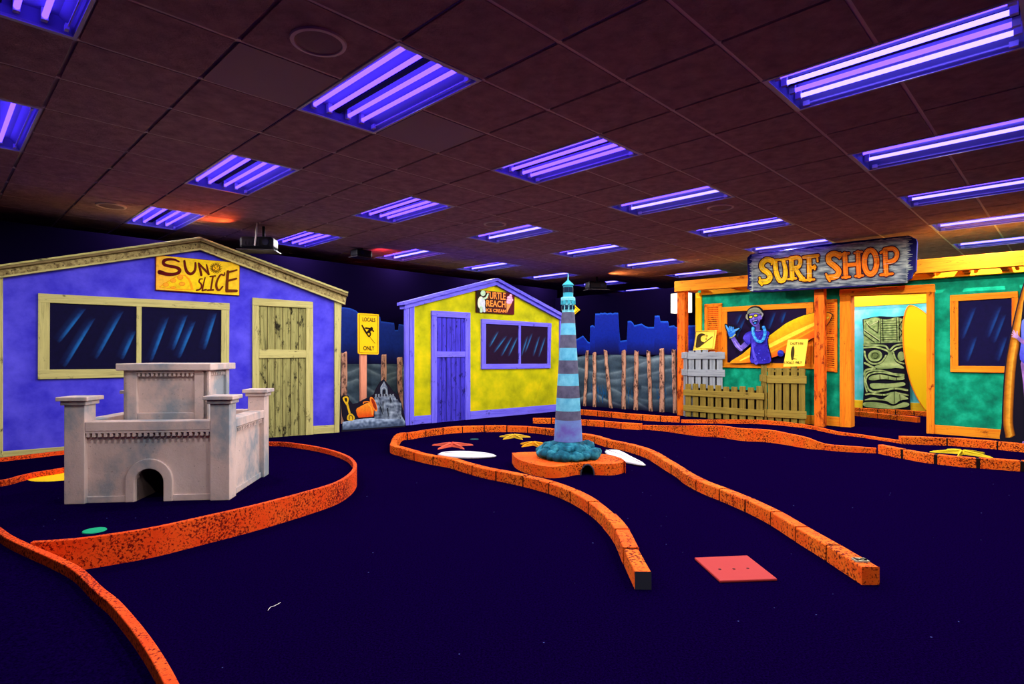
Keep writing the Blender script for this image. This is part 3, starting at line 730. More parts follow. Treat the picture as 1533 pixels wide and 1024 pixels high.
for k, (xt, yt, xb, yb, wd) in enumerate(((253, 535, 235, 890, 22), (298, 550, 298, 885, 24), (368, 535, 402, 895, 24), (485, 535, 485, 895, 28), (567, 538, 562, 905, 30), (643, 535, 657, 915, 27), (728, 525, 730, 920, 33), (803, 532, 814, 930, 29))):
    labs = ['slim dune post just right of the lighthouse', 'short straight dune post, second from the lighthouse', 'dune post leaning left at its top, third from the lighthouse', 'straight dune post, fourth from the lighthouse', 'dune post, fifth from the lighthouse', 'narrow dune post leaning slightly, sixth from the lighthouse', 'tall pale dune post, seventh from the lighthouse', 'dune post next to the left porch post of the surf shop']
    dune_post(PB, *zz(xt, yt), *zz(xb, yb), wd / 4.265, 'weathered ' + labs[k], 'dune posts along the back wall')
for (xt, yt, xb, yb, wd), lab in (((515, 528, 515, 640, 9.3), 'weathered dark dune post beside the purple hut corner'), ((574.5, 533, 574, 640, 9.3), 'weathered dune post directly behind the painted sand castle tower'), ((598, 536.5, 600, 640, 9), 'weathered dune post beside the yellow hut corner')):
    dune_post(PL, xt, yt, xb, yb, wd, lab, 'dune posts between the huts')

# --- locals only sign on its post
G1 = Plane(gp(545, 641.5), (D2[0], D2[1]))
r = empty('road_sign', (*G1.o, 0), G1.rz, label='yellow LOCALS ONLY surfer sign on a pinkish wooden post', cat='sign')
b = B(); board(b, G1, [(539.8, 529), (549.3, 529), (549, 660), (540.5, 660)], 0, 0.04, lo=0); b.build('post', M['sign_post'], r, bevel=0.004)
S3 = dict(off=(505, 455), sc=5.12)
def rrect(pts, f=0.06):
    out = []
    for k in range(4):
        p, a, c = Vector(pts[k]), Vector(pts[k - 1]), Vector(pts[(k + 1) % 4]); ra = (a - p) * f; rc = (c - p) * f
        if ra.length > rc.length: ra *= rc.length / ra.length * 1.4
        else: rc *= ra.length / rc.length * 1.4
        for t in (0, .25, .5, .75, 1): out.append(tuple(p + ra * (1 - t) ** 2 + rc * t ** 2))
    return out
quad = [zs([q])[0] for q in ((161, 70), (319, 80), (317, 388), (162, 384))]
b = B(); b.prism(PX(G1, rrect(quad), 0.03), -0.03, -0.004); b.build('panel', M['sign_yellow'], r)
P = Paint(G1, 0.0305, **S3); e = [(170, 82), (310, 91), (308, 376), (171, 372), (170, 82)]
for k in range(4): P.stroke(e[k:k + 2], 3, (120, 70, 5), 0)
ik = (30, 18, 5)
P.stroke([(190, 165), (212, 205), (240, 250)], [10, 14, 8], ik); P.stroke([(218, 185), (268, 192)], 13, ik, 0); P.stroke([(262, 190), (240, 212), (225, 222)], [24, 20, 12], ik); P.stroke([(240, 210), (255, 228), (246, 250)], [13, 11, 9], ik); P.stroke([(265, 195), (278, 210)], 10, ik, 0); P.ellipse(262, 185, 9, 9, ik); P.stroke([(246, 250), (290, 302)], 3, ik, 0)
P.build('surfer_symbol', r)
text_mesh('LOCALS', 'lettering', G1, zs([(193, 133)])[0], zs([(290, 139)])[0], zs([(193, 102)])[0], 0.032, M['black_ink'], r, bold=0.012)
text_mesh('ONLY', 'lettering', G1, zs([(200, 356)])[0], zs([(284, 356)])[0], zs([(200, 322)])[0], 0.032, M['black_ink'], r, bold=0.012)

# --- painted sand castle cutout
G2 = Plane(gp(545, 644), (D2[0] * 1.02, D2[1] * .75))
r = empty('painted_cutout', (*G2.o, 0), G2.rz, label='painted cutout of a grey sand castle with bucket and shovel', cat='cutout')
out = [(32, 985), (33, 930), (55, 900), (40, 860), (30, 725), (45, 700), (85, 703), (97, 740), (120, 768), (160, 758), (200, 735), (250, 712), (285, 690), (300, 650), (330, 600), (358, 578), (400, 628), (432, 672), (470, 700), (492, 760), (512, 840), (525, 930), (520, 985)]
b = B(); b.prism(PX(G2, zs(out), 0.0, 0.0), 0, 0.025); b.build('board', M['dark_void'], r)
P = Paint(G2, 0.0, **S3); gr = lambda x, y: lerp((155, 172, 195), (62, 74, 94), 0.5 + 0.9 * noise.noise(Vector((x * .03, y * .03, 0))))
P.field(40, 518, 60, lambda x: 905 - 30 * math.sin((x - 40) / 478 * 3.0) - (60 * max(0, (x - 400) / 100) if x < 480 else 60 - (x - 480) * 1.6), lambda x: 966 - (x - 40) * .07, 9, lambda x, y, t: lerp((172, 194, 222), (62, 78, 106), t * 1.2 + .6 * noise.noise(Vector((x * .05, y * .05, 0)))))
P.field(285, 490, 40, lambda x: 705 + (8 if int(x / 12) % 2 else 0) - 6 * math.sin(x * .02) + max(0, (x - 430) * .9), lambda x: 880, 22, lambda x, y, t: lerp((165, 182, 200), (50, 60, 80), .5 + .9 * noise.noise(Vector((x * .035, y * .045, 5)))))
P.poly([(328, 690), (330, 640), (358, 592), (384, 640), (388, 692)], gr); P.stroke([(338, 690), (340, 655), (358, 640), (376, 655), (378, 690)], 8, (150, 160, 170)); P.poly([(346, 690), (348, 662), (358, 652), (368, 662), (370, 690)], (14, 14, 26)); P.stroke([(335, 635), (358, 600), (366, 632)], 5, (165, 172, 180), 0)
for x in range(290, 435, 22): P.poly([(x, 712), (x, 692), (x + 12, 690), (x + 12, 712)], (125, 136, 148))
for q in ((310, 720, 330, 780), (365, 740, 372, 810), (420, 730, 440, 800), (450, 830, 480, 880), (480, 820, 510, 910), (395, 770, 402, 840)): P.stroke([q[:2], q[2:]], [5, 2], (135, 150, 165), 0)
for q in ((350, 750, 352, 830), (405, 720, 410, 760), (385, 800, 392, 860), (330, 790, 350, 850)): P.stroke([q[:2], q[2:]], [8, 4], (16, 18, 30), 0)
P.build('sand_castle_paint', r)
P = Paint(G2, 0.001, **S3); ob = lambda x, y: lerp((255, 160, 40), (225, 70, 15), (y - 770) / 90)
P.poly([(143, 815), (150, 800), (215, 765), (255, 748), (285, 790), (278, 862), (220, 868), (165, 872), (152, 855)], ob); P.ellipse(278, 768, 20, 60, (255, 135, 40), rot=-22); P.ellipse(281, 768, 12, 48, (150, 40, 10), rot=-22)
P.stroke([(268, 768), (240, 750), (205, 752), (200, 762)], 8, (255, 130, 30)); P.stroke([(238, 770), (262, 800), (268, 850)], 7, (255, 175, 60)); P.build('bucket_paint', r)
P = Paint(G2, 0.001, **S3); sy = (225, 180, 30)
P.stroke([(75, 765), (98, 850)], 15, sy, 0); P.poly([(42, 730), (50, 712), (78, 710), (88, 735), (76, 772), (66, 772)], sy, 4); P.poly([(55, 732), (58, 722), (72, 722), (76, 736), (68, 752)], (30, 25, 8), 3); P.poly([(78, 890), (76, 862), (92, 842), (112, 842), (130, 862), (132, 882), (112, 895)], sy, 4); P.stroke([(92, 885), (92, 862), (106, 855), (116, 866), (118, 885)], 7, (95, 75, 10)); P.build('shovel_paint', r)

# ------------------------------------------------------------------ surf shop
r = empty('surf_shop', (*PS.o, 0), PS.rz, label='teal surf shop front with orange timber frame and porch posts', cat='shop front')
zt = PS.hit(1400, 405)[1]
def rectpx(pl, x0, x1, w, z0=0.0, z1=None):
    a, c = pl.hit(x0, 500, w)[0], pl.hit(x1, 500, w)[0]; return [(a, z0), (c, z0), (c, z1), (a, z1)]
zd_ = PS.hit(1330, 434)[1]
s0, s1, s2, s3 = (PS.hit(x, 600)[0] for x in (1043, 1262, 1393, 1600))
b = B(); b.prism([(s0, 0), (s1, 0), (s1, zd_), (s2, zd_), (s2, 0), (s3, 0), (s3, zt), (s0, zt)], 0, 0.12); b.build('front_panel', M['teal_wall'], r)
b = B(); board(b, PS, [(1041, 640), (1041, 439), (1049.5, 438), (1049.5, 640)], 0.04, 0.05, lo=0); b.build('corner_board', M['amber_z'], r, bevel=0.005)
# porch posts
for x0, x1, yt in ((1013.5, 1024.8, 432), (1218.6, 1233.6, 425)):
    a, c = PS.hit(x0, 500, 0.3)[0], PS.hit(x1, 500, 0.3)[0]; z = PS.hit(x0, yt, 0.3)[1]
    b = B(); b.box(a, c, -0.30, -0.30 + (c - a), 0, z); b.build('porch_post', M['rough_orange'], r, bevel=0.012)
# roof beam and the ledger behind it
b = B(); wb = 0.36; board(b, PS, [(1009.5, 421.5), (1533, 374.7), (1640, 365), (1640, 389), (1533, 397.5), (1009.5, 437)], wb, 0.1); b.build('roof_beam', M['orange_x'], r, bevel=0.006)
b = B(); board(b, PS, [(1049, 426), (1533, 390), (1640, 380), (1640, 398), (1533, 407), (1049, 441.5)], 0.10, 0.099); b.build('ledger_board', M['amber_x'], r, bevel=0.005)
za = PS.hit(1300, 410, 0.2)[1]
for x in (1038, 1100, 1172, 1262, 1330, 1394, 1447, 1504):
    a = PS.hit(x, 410, 0.2)[0]; z = PS.hit(x, 437 - (x - 1010) * 0.075 - 2, 0.2)[1]
    b = B(); b.box(a - 0.035, a + 0.035, -0.27, -0.08, z - 0.05, z + 0.09); b.build('rafter_block', M['orange_z'], r, bevel=0.005)
    if x > 1390:
        b = B(); k = PS.hit(x + 3, 407 - (x - 1397) * .07, 0.11); b.tube([(k[0], -0.10, k[1]), (k[0], -0.135, k[1])], 0.028, 6); b.tube([(k[0] + .09, -0.10, k[1] + .01), (k[0] + .09, -0.13, k[1] + .01)], 0.022, 6); b.build_each('bolt', M['dark_void'], r)
# big window with its shutters
b = B(); w = 0.045
for q in ([(1080.6, 460), (1217.5, 452), (1217.5, 460.8), (1080.6, 467)], [(1080.6, 542.5), (1232, 545), (1232, 552.8), (1080.6, 550)]): board(b, PS, q, w, 0.06)
wn = sub('window', r); b.build_each('rail', M['orange_x'], wn, bevel=0.005)
b = B()
for q in ([(1080.6, 466), (1088, 465.7), (1088, 543), (1080.6, 543)], [(1207, 461), (1217.5, 460), (1217.5, 545), (1207, 545)]): board(b, PS, q, w - .003, 0.05)
b.build_each('stile', M['orange_z'], wn, bevel=0.005)
Z3 = lambda *q: [((1070 + a / 8.07, 445 + b_ / 8.07), (1070 + c / 8.07, 445 + e / 8.07)) for a, b_, c, e in q]
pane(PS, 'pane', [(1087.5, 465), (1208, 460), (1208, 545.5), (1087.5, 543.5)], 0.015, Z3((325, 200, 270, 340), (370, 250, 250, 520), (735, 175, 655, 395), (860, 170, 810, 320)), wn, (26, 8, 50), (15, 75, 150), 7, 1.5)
for pts, n in (([(1054.6, 456), (1080.4, 454.5), (1080.4, 544), (1054.6, 541)], 30), ([(1233.6, 449), (1253, 448), (1253, 557.5), (1233.6, 556)], 34)):
    x0, x1 = pts[0][0], pts[1][0]; ta, tb = pts[0][1], pts[1][1]; ba, bb = pts[3][1], pts[2][1]
    b = B(); board(b, PS, pts, 0.022, 0.02); sh = b.build('shutter', M['rough_orange'], r)
    b = B(); fw = (x1 - x0) * .2
    board(b, PS, [(x0, ta), (x0 + fw * .9, ta), (x0 + fw * .9, ba), (x0, ba)], 0.05, 0.03); board(b, PS, [(x1 - fw, tb), (x1, tb), (x1, bb), (x1 - fw, bb)], 0.05, 0.03)
    for t in (0.02, 0.5, 0.97):
        ya, yb = ta + (ba - ta) * t, tb + (bb - tb) * t; board(b, PS, [(x0, ya - 2.5), (x1, yb - 2.5), (x1, yb + 2.5), (x0, ya + 2.5)], 0.05, 0.03)
    b.build('shutter_frame', M['orange_z'], sh, bevel=0.004)
    b = B()
    for k in range(n):
        t = (k + .5) / n; ya, yb = ta + (ba - ta) * t, tb + (bb - tb) * t; board(b, PS, [(x0 + fw, ya - .9), (x1 - fw, yb - .9), (x1 - fw, yb + .35), (x0 + fw, ya + .35)], 0.04, 0.02)
    b.build('louvre', M['orange_x'], sh)
# doorway
b = B()
for q in ([(1257, 660), (1257, 434), (1273.6, 433), (1273.6, 660)], [(1386.8, 670), (1386.8, 426), (1398.4, 425.5), (1398.4, 670)]):
    a, c = PS.hit(q[0][0], 500, 0.06)[0], PS.hit(q[2][0], 500, 0.06)[0]; b.box(a, c, -0.06, 0.16, 0, PS.hit(1330, 433, .06)[1])
dw = sub('doorway', r); b.build_each('jamb', M['orange_z'], dw, bevel=0.006)
b = B(); board(b, PS, [(1256.5, 433.5), (1398.6, 425), (1398.6, 437.5), (1256.5, 443.5)], 0.075, 0.2); b.build('door_head', M['orange_x'], dw, bevel=0.006)
# right window
b = B()
for q in ([(1422, 442), (1524, 435.8), (1524, 445.5), (1422, 451.5)], [(1422.5, 547.6), (1524, 548.5), (1524, 558.5), (1422.5, 557)]): board(b, PS, q, 0.045, 0.06)
wn = sub('window', r); b.build_each('rail', M['orange_x'], wn, bevel=0.005)
b = B()
for q in ([(1422, 451), (1434.5, 450.3), (1434.5, 548), (1422.5, 548)], [(1514.5, 446), (1524, 445.5), (1524, 549), (1514.5, 549)]): board(b, PS, q, 0.042, 0.05)
b.build_each('stile', M['orange_z'], wn, bevel=0.005)
Z4 = lambda *q: [((1140 + a / 2.695, 340 + b_ / 2.695), (1140 + c / 2.695, 340 + e / 2.695)) for a, b_, c, e in q]
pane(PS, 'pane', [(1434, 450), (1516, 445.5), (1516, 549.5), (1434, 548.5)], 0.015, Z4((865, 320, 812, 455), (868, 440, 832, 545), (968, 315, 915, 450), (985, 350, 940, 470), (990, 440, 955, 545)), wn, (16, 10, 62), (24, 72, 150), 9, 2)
b = B()
for q in ([(1398.4, 636), (1501, 643.5), (1501, 675), (1398.4, 675)], [(1233, 622.5), (1257, 624.5), (1257, 660), (1233, 660)], [(1049, 612), (1218, 622), (1218, 660), (1049, 660)], [(1501, 643.5), (1600, 650), (1600, 690), (1501, 680)]): board(b, PS, q, 0.03, 0.04, lo=0)
b.build_each('baseboard', M['orange_x'], r, bevel=0.004)

# inner room behind the doorway
r = empty('display_panel', (*PA.o, 0), PA.rz, label='turquoise panel with yellow borders seen through the surf shop doorway', cat='panel')
sa, sb = PA.hit(1235, 600)[0], PA.hit(1440, 600)[0]
za, zb = PA.hit(1330, 601)[1], PA.hit(1330, 457)[1]; zc = PA.hit(1330, 425)[1]
b = B(); b.box(sa, sb, -0.03, 0.0, 0, zc); b.build('panel', M['turquoise_wall'], r)
b = B(); b.box(sa, sb, -0.05, -0.029, zb, zc); b.build('header_board', M['amber_x'], r, bevel=0.004)
b = B(); b.box(sa, sb, -0.05, -0.029, 0, za); b.build('footer_board', M['amber_x'], r, bevel=0.004)

TK = dict(off=(1270, 440), sc=4.877)
r = empty('tiki_panel', (*PA.o, 0), PA.rz, label='tall green carved tiki face panel inside the surf shop doorway', cat='tiki')
zt_ = lambda pts: [(1270 + a / 4.877, 440 + c / 4.877) for a, c in pts]
o_ = [(103, 842), (112, 700), (108, 500), (112, 330), (103, 185), (160, 172), (230, 162), (330, 168), (405, 160), (412, 300), (420, 480), (440, 600), (450, 845)]
b = B(); b.prism(PX(PA, zt_(o_), 0.13, 0.0), -0.13, -0.06); b.build('board', M['dark_void'], r)
P = Paint(PA, 0.13, **TK)
gsh = lambda x, y, t=0: lerp((214, 228, 150), (112, 134, 76), .5 + 1.0 * noise.noise(Vector((x * .045, y * .07, 2))))
def shape(pts, sm=4): P.poly(pts, gsh, sm)
dk = (14, 16, 10)
P.field(112, 404, 60, lambda x: 180 - 8 * math.sin(x * .04), lambda x: 366 - .05 * (x - 112), 30, lambda x, y, t: lerp(gsh(x, y), (110, 132, 74), .35))
for k in range(9): P.stroke([(240, 200 + k * 17), (358, 196 + k * 17)], 4, dk, 0)
for q in (((232, 175), (236, 360)), ((250, 180), (254, 345)), ((352, 175), (356, 345)), ((370, 170), (372, 340))): P.stroke(q, 5, dk, 0)
for q in (((118, 270), (225, 345)), ((118, 300), (190, 352)), ((126, 200), (150, 235)), ((150, 235), (222, 195)), ((150, 240), (215, 285)), ((215, 285), (222, 200)), ((374, 230), (404, 180)), ((374, 250), (404, 300)), ((374, 320), (404, 270))): P.stroke(q, 6, dk, 0)
for q in (((116, 262), (228, 338)), ((132, 205), (150, 228)), ((155, 232), (216, 200))): P.stroke(q, 5, (205, 212, 150), 0)
P.stroke([(112, 372), (260, 378), (300, 408), (340, 378), (400, 366)], 12, gsh)
P.stroke([(114, 392), (200, 388), (270, 410), (296, 425)], 12, gsh); P.stroke([(400, 384), (350, 400), (312, 428)], 12, gsh)
P.ellipse(196, 452, 52, 42, gsh, rot=-8); P.ellipse(196, 452, 36, 28, (110, 128, 70)); P.stroke([(172, 455), (180, 435), (205, 432), (218, 448), (205, 470), (186, 468)], 5, dk); P.ellipse(386, 455, 26, 34, gsh)
P.stroke([(118, 420), (130, 470), (165, 505), (215, 508), (250, 488), (275, 450)], 12, gsh); P.stroke([(330, 430), (345, 475), (375, 500), (405, 508)], 12, gsh)
shape([(300, 418), (322, 440), (345, 495), (398, 528), (402, 545), (350, 540), (300, 545), (215, 545), (192, 530), (245, 505), (280, 460)])
P.stroke([(120, 505), (180, 535), (190, 545), (130, 555), (116, 590)], 14, gsh)
for sc_ in (0, 1): P.stroke([(150 - 14 * sc_, 700 + 14 * sc_), (128 - 10 * sc_, 640), (150 - 12 * sc_, 590 - 16 * sc_), (230, 572 - 14 * sc_), (330, 590 - 8 * sc_), (405, 600 - 10 * sc_)], 10, gsh)
shape([(150, 625), (165, 600), (230, 588), (290, 598), (350, 612), (402, 606), (405, 625), (340, 630), (260, 622), (190, 630)]); shape([(158, 660), (200, 652), (300, 655), (400, 645), (410, 668), (330, 682), (240, 690), (175, 690)])
P.stroke([(140, 690), (180, 715), (260, 705), (340, 690), (430, 702)], 14, gsh); P.stroke([(128, 735), (170, 728), (260, 738), (330, 722), (435, 740)], 12, gsh)
shape([(118, 775), (180, 755), (250, 768), (330, 715), (380, 730), (438, 765), (380, 778), (330, 805), (270, 780), (180, 775)])
shape([(110, 795), (180, 790), (260, 800), (330, 818), (400, 792), (442, 800), (430, 822), (330, 838), (200, 832), (120, 822)])
for q in (((335, 690), (336, 800)), ((375, 735), (378, 778)), ((250, 735), (262, 770)), ((290, 602), (292, 622)), ((230, 592), (232, 626)), ((350, 612), (352, 630))): P.stroke(q, 5, dk, 0)
P.build('carving', r)

def surfboard(pl, name, ctr, w, th, mats, lab, layers=None, loc=None, **k):
    r = empty(name, (*pl.o, 0), pl.rz, label=lab, cat='surfboard')
    b = B(); n = len(ctr)                                  # outline in px -> lens-shaped solid
    S = PX(pl, ctr, w); cx = sum(p[0] for p in S) / n; cz = sum(p[1] for p in S) / n
    rows_ = []
    for f, d in ((0.0, -th * .5), (.6, -th * .46), (.9, -th * .3), (1.0, 0), (.9, th * .3), (0.0, th * .4)):
        rows_.append([(cx + (p[0] - cx) * f, -w + d, cz + (p[1] - cz) * f) for p in S])
    b.grid(rows_, closed=True); b.build('board', mats, r)
    return r
ol = [(1360, 456), (1352, 468), (1349.5, 492), (1351, 520), (1356, 550), (1364, 578), (1373, 600), (1384, 614), (1392, 600), (1399, 575), (1402, 545), (1401, 515), (1396, 488), (1385, 468)]
r = empty('surfboard', (*PA.o, 0), PA.rz, label='upright yellow surfboard with an orange rail right of the tiki', cat='surfboard')
Pq = spline([(1360.5, 457), (1352.5, 474), (1350.5, 500), (1353.5, 535), (1363, 575), (1376, 602), (1388, 616), (1396, 600), (1403, 560), (1403, 515), (1396, 482), (1378, 463)], 5, True)
b = B(); b.prism(PX(PA, Pq, 0.24, 0.01), -0.24, -0.18); b.build('rail', M['orange_z'], r, bevel=0.012)
P = Paint(PA, 0.241); cx_ = 1378; cy_ = 536
P.poly([(cx_ + (x - cx_) * .93 + .8, cy_ + (y - cy_) * .975) for x, y in Pq], (255, 214, 10)); P.build('deck', r, M['sign_yellow'])

# brick steps in the inner room and the block borders share one builder
def resample(pts, step):
    P_ = [Vector(p) for p in pts]; L = [0]
    for k in range(len(P_) - 1): L.append(L[-1] + (P_[k + 1] - P_[k]).length)
    n = max(1, round(L[-1] / step)); out = []
    for k in range(n + 1):
        t = L[-1] * k / n; j = 0
        while j < len(L) - 2 and L[j + 1] < t: j += 1
        f = (t - L[j]) / max(1e-9, L[j + 1] - L[j]); out.append(P_[j] + (P_[j + 1] - P_[j]) * f)
    return out
def block_border(pts, step, wd, ht, lab, mat='orange_block', end=None, gap=0.0085, grp='orange block borders of the mini golf lanes', start_bare=False, bare=()):
    fine = 5; Lp = sum(math.dist(pts[k], pts[k + 1]) for k in range(len(pts) - 1)); nw = max(1, round(Lp / step)); Q = resample(pts, Lp / (nw * fine)); nb = (len(Q) - 1) // fine
    o = (Q[0].x, Q[0].y, 0)
    r = empty('block_border', o, label=lab, cat='border', group=grp)
    nrm = []
    for k in range(len(Q)):
        t = (Q[min(k + 1, len(Q) - 1)] - Q[max(k - 1, 0)]).normalized(); nrm.append(Vector((-t.y, t.x)))
    core = B(); rr_ = []
    for k in range(len(Q)):
        c, n = Q[k].copy(), nrm[k] * (wd / 2 - 0.005); t = Vector((nrm[k].y, -nrm[k].x))
        if k == 0: c += t * .02
        if k == len(Q) - 1: c -= t * .02
        rr_.append([(c.x + n.x - o[0], c.y + n.y - o[1], 0), (c.x + n.x - o[0], c.y + n.y - o[1], ht - .005), (c.x - n.x - o[0], c.y - n.y - o[1], ht - .005), (c.x - n.x - o[0], c.y - n.y - o[1], 0)])
    core.grid(rr_, smooth=False); core.face(rr_[0]); core.face(rr_[-1][::-1]); core.build('mortar', M['joint'], r)
    random.seed(len(Q))
    for i in range(nb):
        b = B(); rows_ = []; h = ht + random.uniform(-.003, .004); dw = random.uniform(-.003, .003)
        lo_, hi_ = i * fine, (i + 1) * fine
        for k in range(lo_, hi_ + 1):
            c = Q[k].copy(); t = Vector((nrm[k].y, -nrm[k].x))
            if k == lo_: c += t * gap
            if k == hi_: c -= t * gap
            n = nrm[k] * (wd / 2 + dw)
            rows_.append([(c.x + n.x - o[0], c.y + n.y - o[1], 0), (c.x + n.x - o[0], c.y + n.y - o[1], h), (c.x - n.x - o[0], c.y - n.y - o[1], h), (c.x - n.x - o[0], c.y - n.y - o[1], 0)])
        b.grid(rows_, smooth=False, m=1 if i in bare else 0)
        b.face(rows_[0], 1 if (i == 0 and start_bare) else 0); b.face(rows_[-1][::-1])
        b.build('block', [M[mat], M['bare_block']], r, bevel=0.008)
    return r
def step_row(pts, lab, **k): return block_border([gp(*p) for p in pts], 0.32, 0.08, 0.085, lab, grp='brick rows inside the surf shop doorway', **k)
step_row([(1262, 616), (1330, 619.5), (1398, 624)], 'far orange brick row at the foot of the tiki panel')
step_row([(1262, 620.5), (1320, 626.5), (1376, 632.5)], 'front orange brick row inside the surf shop doorway')

# --- surf shop sign
SG = dict(off=(1100, 340), sc=5.11)
zg = lambda pts: [(1100 + a / 5.11, 340 + c / 5.11) for a, c in pts]
r = empty('shop_sign', (*PS.o, 0), PS.rz, label='grey plank sign reading SURF SHOP on the porch beam', cat='sign')
out = [(94, 235), (120, 208), (400, 172), (740, 125), (1060, 90), (1330, 64), (1388, 92), (1396, 112), (1386, 335), (1362, 352), (1350, 392), (1300, 428), (960, 455), (600, 476), (300, 493), (130, 497), (94, 470), (100, 400)]
b = B(); b.prism(PX(PS, zg(out), 0.50), -0.50, -0.44); b.build('backing', M['navy_edge'], r, bevel=0.006)
P = Paint(PS, 0.50, **SG)
plank = lambda x, y, t=0: lerp(lerp((58, 70, 90), (224, 228, 216), .55 + 1.7 * noise.noise(Vector((x * .011, y * .085, 1)))), lerp((215, 225, 200), (60, 68, 84), t), .45)
T = lambda x: 205 - (x - 120) * .1166; U = lambda x: 494 - (x - 130) * .0495 - max(0, x - 1000) * .012
P.field(132, 1320, 170, lambda x: T(x) + 9 + 5 * noise.noise(Vector((x * .03, 0, 0))), lambda x: U(x) - 8 + 5 * noise.noise(Vector((x * .03, 9, 0))), 44, plank)
random.seed(3)
for k in range(22):
    t = k / 21; y = T(132) + 16 + (U(132) - T(132) - 26) * t; P.stroke([(140, y), (140 - random.uniform(8, 34), y + 2)], [16, 3], lambda x, yy: plank(x, yy, .3), 0, False)
    y = T(1320) + 16 + (U(1320) - T(1320) - 26) * t; P.stroke([(1312, y), (1320 + random.uniform(10, 48) * (1 if t < .72 else .2), y - 3)], [18, 3], lambda x, yy: plank(x, yy, .4), 0, False)
for k in range(60):
    x = random.uniform(140, 1200); f = random.random(); y = T(x) + 15 + (U(x) - T(x) - 30) * f; L = random.uniform(40, 160)
    P.stroke([(x, y), (min(x + L, 1330), y - L * .09)], [2, random.uniform(4, 9), 1], random.choice(((45, 55, 78), (195, 205, 190), (60, 70, 90), (90, 104, 118))), 0, False)
P.build('planks', r)
P = Paint(PS, 0.512, **SG)
col = lambda x, y: lerp((255, 200, 20), (252, 120, 18), (x - 380) / 520)
rng = lambda cx, cy, rx, ry: [(cx + rx * math.cos(a), cy + ry * math.sin(a)) for a in [2 * math.pi * k / 24 for k in range(25)]]
LET = [([(285, 258), (245, 248), (208, 278), (212, 318), (255, 350), (270, 385), (245, 415), (200, 418)], 40, 4), ([(288, 242), (282, 285)], 14, 0), ([(190, 388), (206, 442)], 16, 0),
       ([(308, 262), (318, 350), (345, 408), (380, 395), (388, 330), (372, 258)], [36, 36, 38, 36, 32, 30], 4), ([(282, 258), (335, 250)], 18, 0), ([(348, 252), (396, 244)], 18, 0),
       ([(432, 240), (440, 392)], 36, 0), ([(432, 238), (488, 234), (502, 268), (485, 305), (440, 312)], 30, 4), ([(462, 312), (492, 362), (522, 400)], 32, 4), ([(408, 242), (440, 236)], 16, 0), ([(408, 398), (468, 392)], 18, 0), ([(500, 402), (528, 392)], 20, 0),
       ([(568, 235), (572, 400)], 36, 0), ([(528, 232), (636, 218)], 26, 0), ([(628, 216), (634, 262)], 16, 0), ([(575, 312), (612, 306)], 26, 0), ([(610, 292), (612, 322)], 14, 0), ([(532, 408), (606, 400)], 18, 0),
       ([(800, 218), (760, 202), (720, 222), (722, 265), (765, 300), (795, 335), (778, 375), (722, 385)], 42, 4), ([(806, 196), (800, 240)], 14, 0), ([(698, 360), (726, 412)], 16, 0),
       ([(842, 205), (850, 380)], 36, 0), ([(942, 195), (950, 372)], 36, 0), ([(848, 292), (945, 282)], 28, 0), ([(816, 208), (872, 200)], 18, 0), ([(824, 386), (880, 380)], 18, 0), ([(916, 198), (972, 190)], 18, 0), ([(924, 376), (980, 370)], 18, 0),
       (rng(1038, 268, 48, 92), 40, 0),
       ([(1150, 185), (1158, 362)], 36, 0), ([(1148, 172), (1210, 165), (1240, 195), (1232, 240), (1200, 262), (1160, 268)], 34, 4), ([(1116, 196), (1150, 176)], 18, 0), ([(1116, 366), (1206, 356)], 20, 0)]
for half in (lambda x: x < 660, lambda x: x >= 660):
    part_ = [q for q in LET if half(q[0][0][0])]; P = Paint(PS, 0.512, **SG)
    for p, w, s in part_: P.stroke(p, [q + 15 for q in w] if isinstance(w, list) else w + 15, (66, 10, 34), s)
    for p, w, s in part_: P.stroke(p, w, col, s)
    for p, w, s in part_:
        if (w if not isinstance(w, list) else 36) > 28: P.stroke([(x - 5, y - 5) for x, y in p], 5, lambda x, y: lerp((255, 222, 80), (255, 160, 55), (x - 380) / 520), s)
    P.build('lettering', r)

# --- lamp box behind the left porch post
r = empty('wall_lantern', (*PS.o, 0), PS.rz, label='glowing white box lantern behind the left porch post', cat='lantern')
a, c = PS.hit(1005.5, 450, 0.05), PS.hit(1032, 468, 0.05); z1_ = PS.hit(1018, 439, .05)[1]; z0_ = PS.hit(1018, 468.5, .05)[1]
b = B(); b.box(a[0], c[0], -0.09, 0.06, z0_, z1_); b.build('lit_panel', M['lamp_panel'], r, bevel=0.01)
b = B(); b.box(a[0] + .01, c[0] - .01, 0.06, 0.14, z0_ + .02, z1_ - .02); b.build('back_box', M['black_case'], r)

# --- man cutout and surfboard in the big window
SM = dict(off=(1070, 445), sc=8.07)
zm = lambda pts: [(1070 + x / 8.07, 445 + y / 8.07) for x, y in pts]
r = empty('surfboard', (*PS.o, 0), PS.rz, label='long yellow orange surfboard held behind the window figure', cat='surfboard')
so = spline([(180, 796), (330, 690), (450, 590), (640, 470), (850, 320), (1050, 225), (1230, 180), (1340, 175), (1405, 195), (1418, 215), (1395, 275), (1330, 370), (1240, 460), (1100, 550), (900, 660), (690, 735), (560, 778), (400, 796)], 4, True)
b = B(); b.prism(PX(PS, zm(so), 0.11), -0.11, -0.07); b.build('board', M['dark_void'], r, bevel=0.006)
P = Paint(PS, 0.1105, **SM)
P.poly([(x + (3 if x < 800 else -6), y + (6 if y < 500 else -5)) for x, y in so], lambda x, y: lerp((255, 208, 20), (240, 96, 22), (y - (800 - x * .5) + 20) / 240))
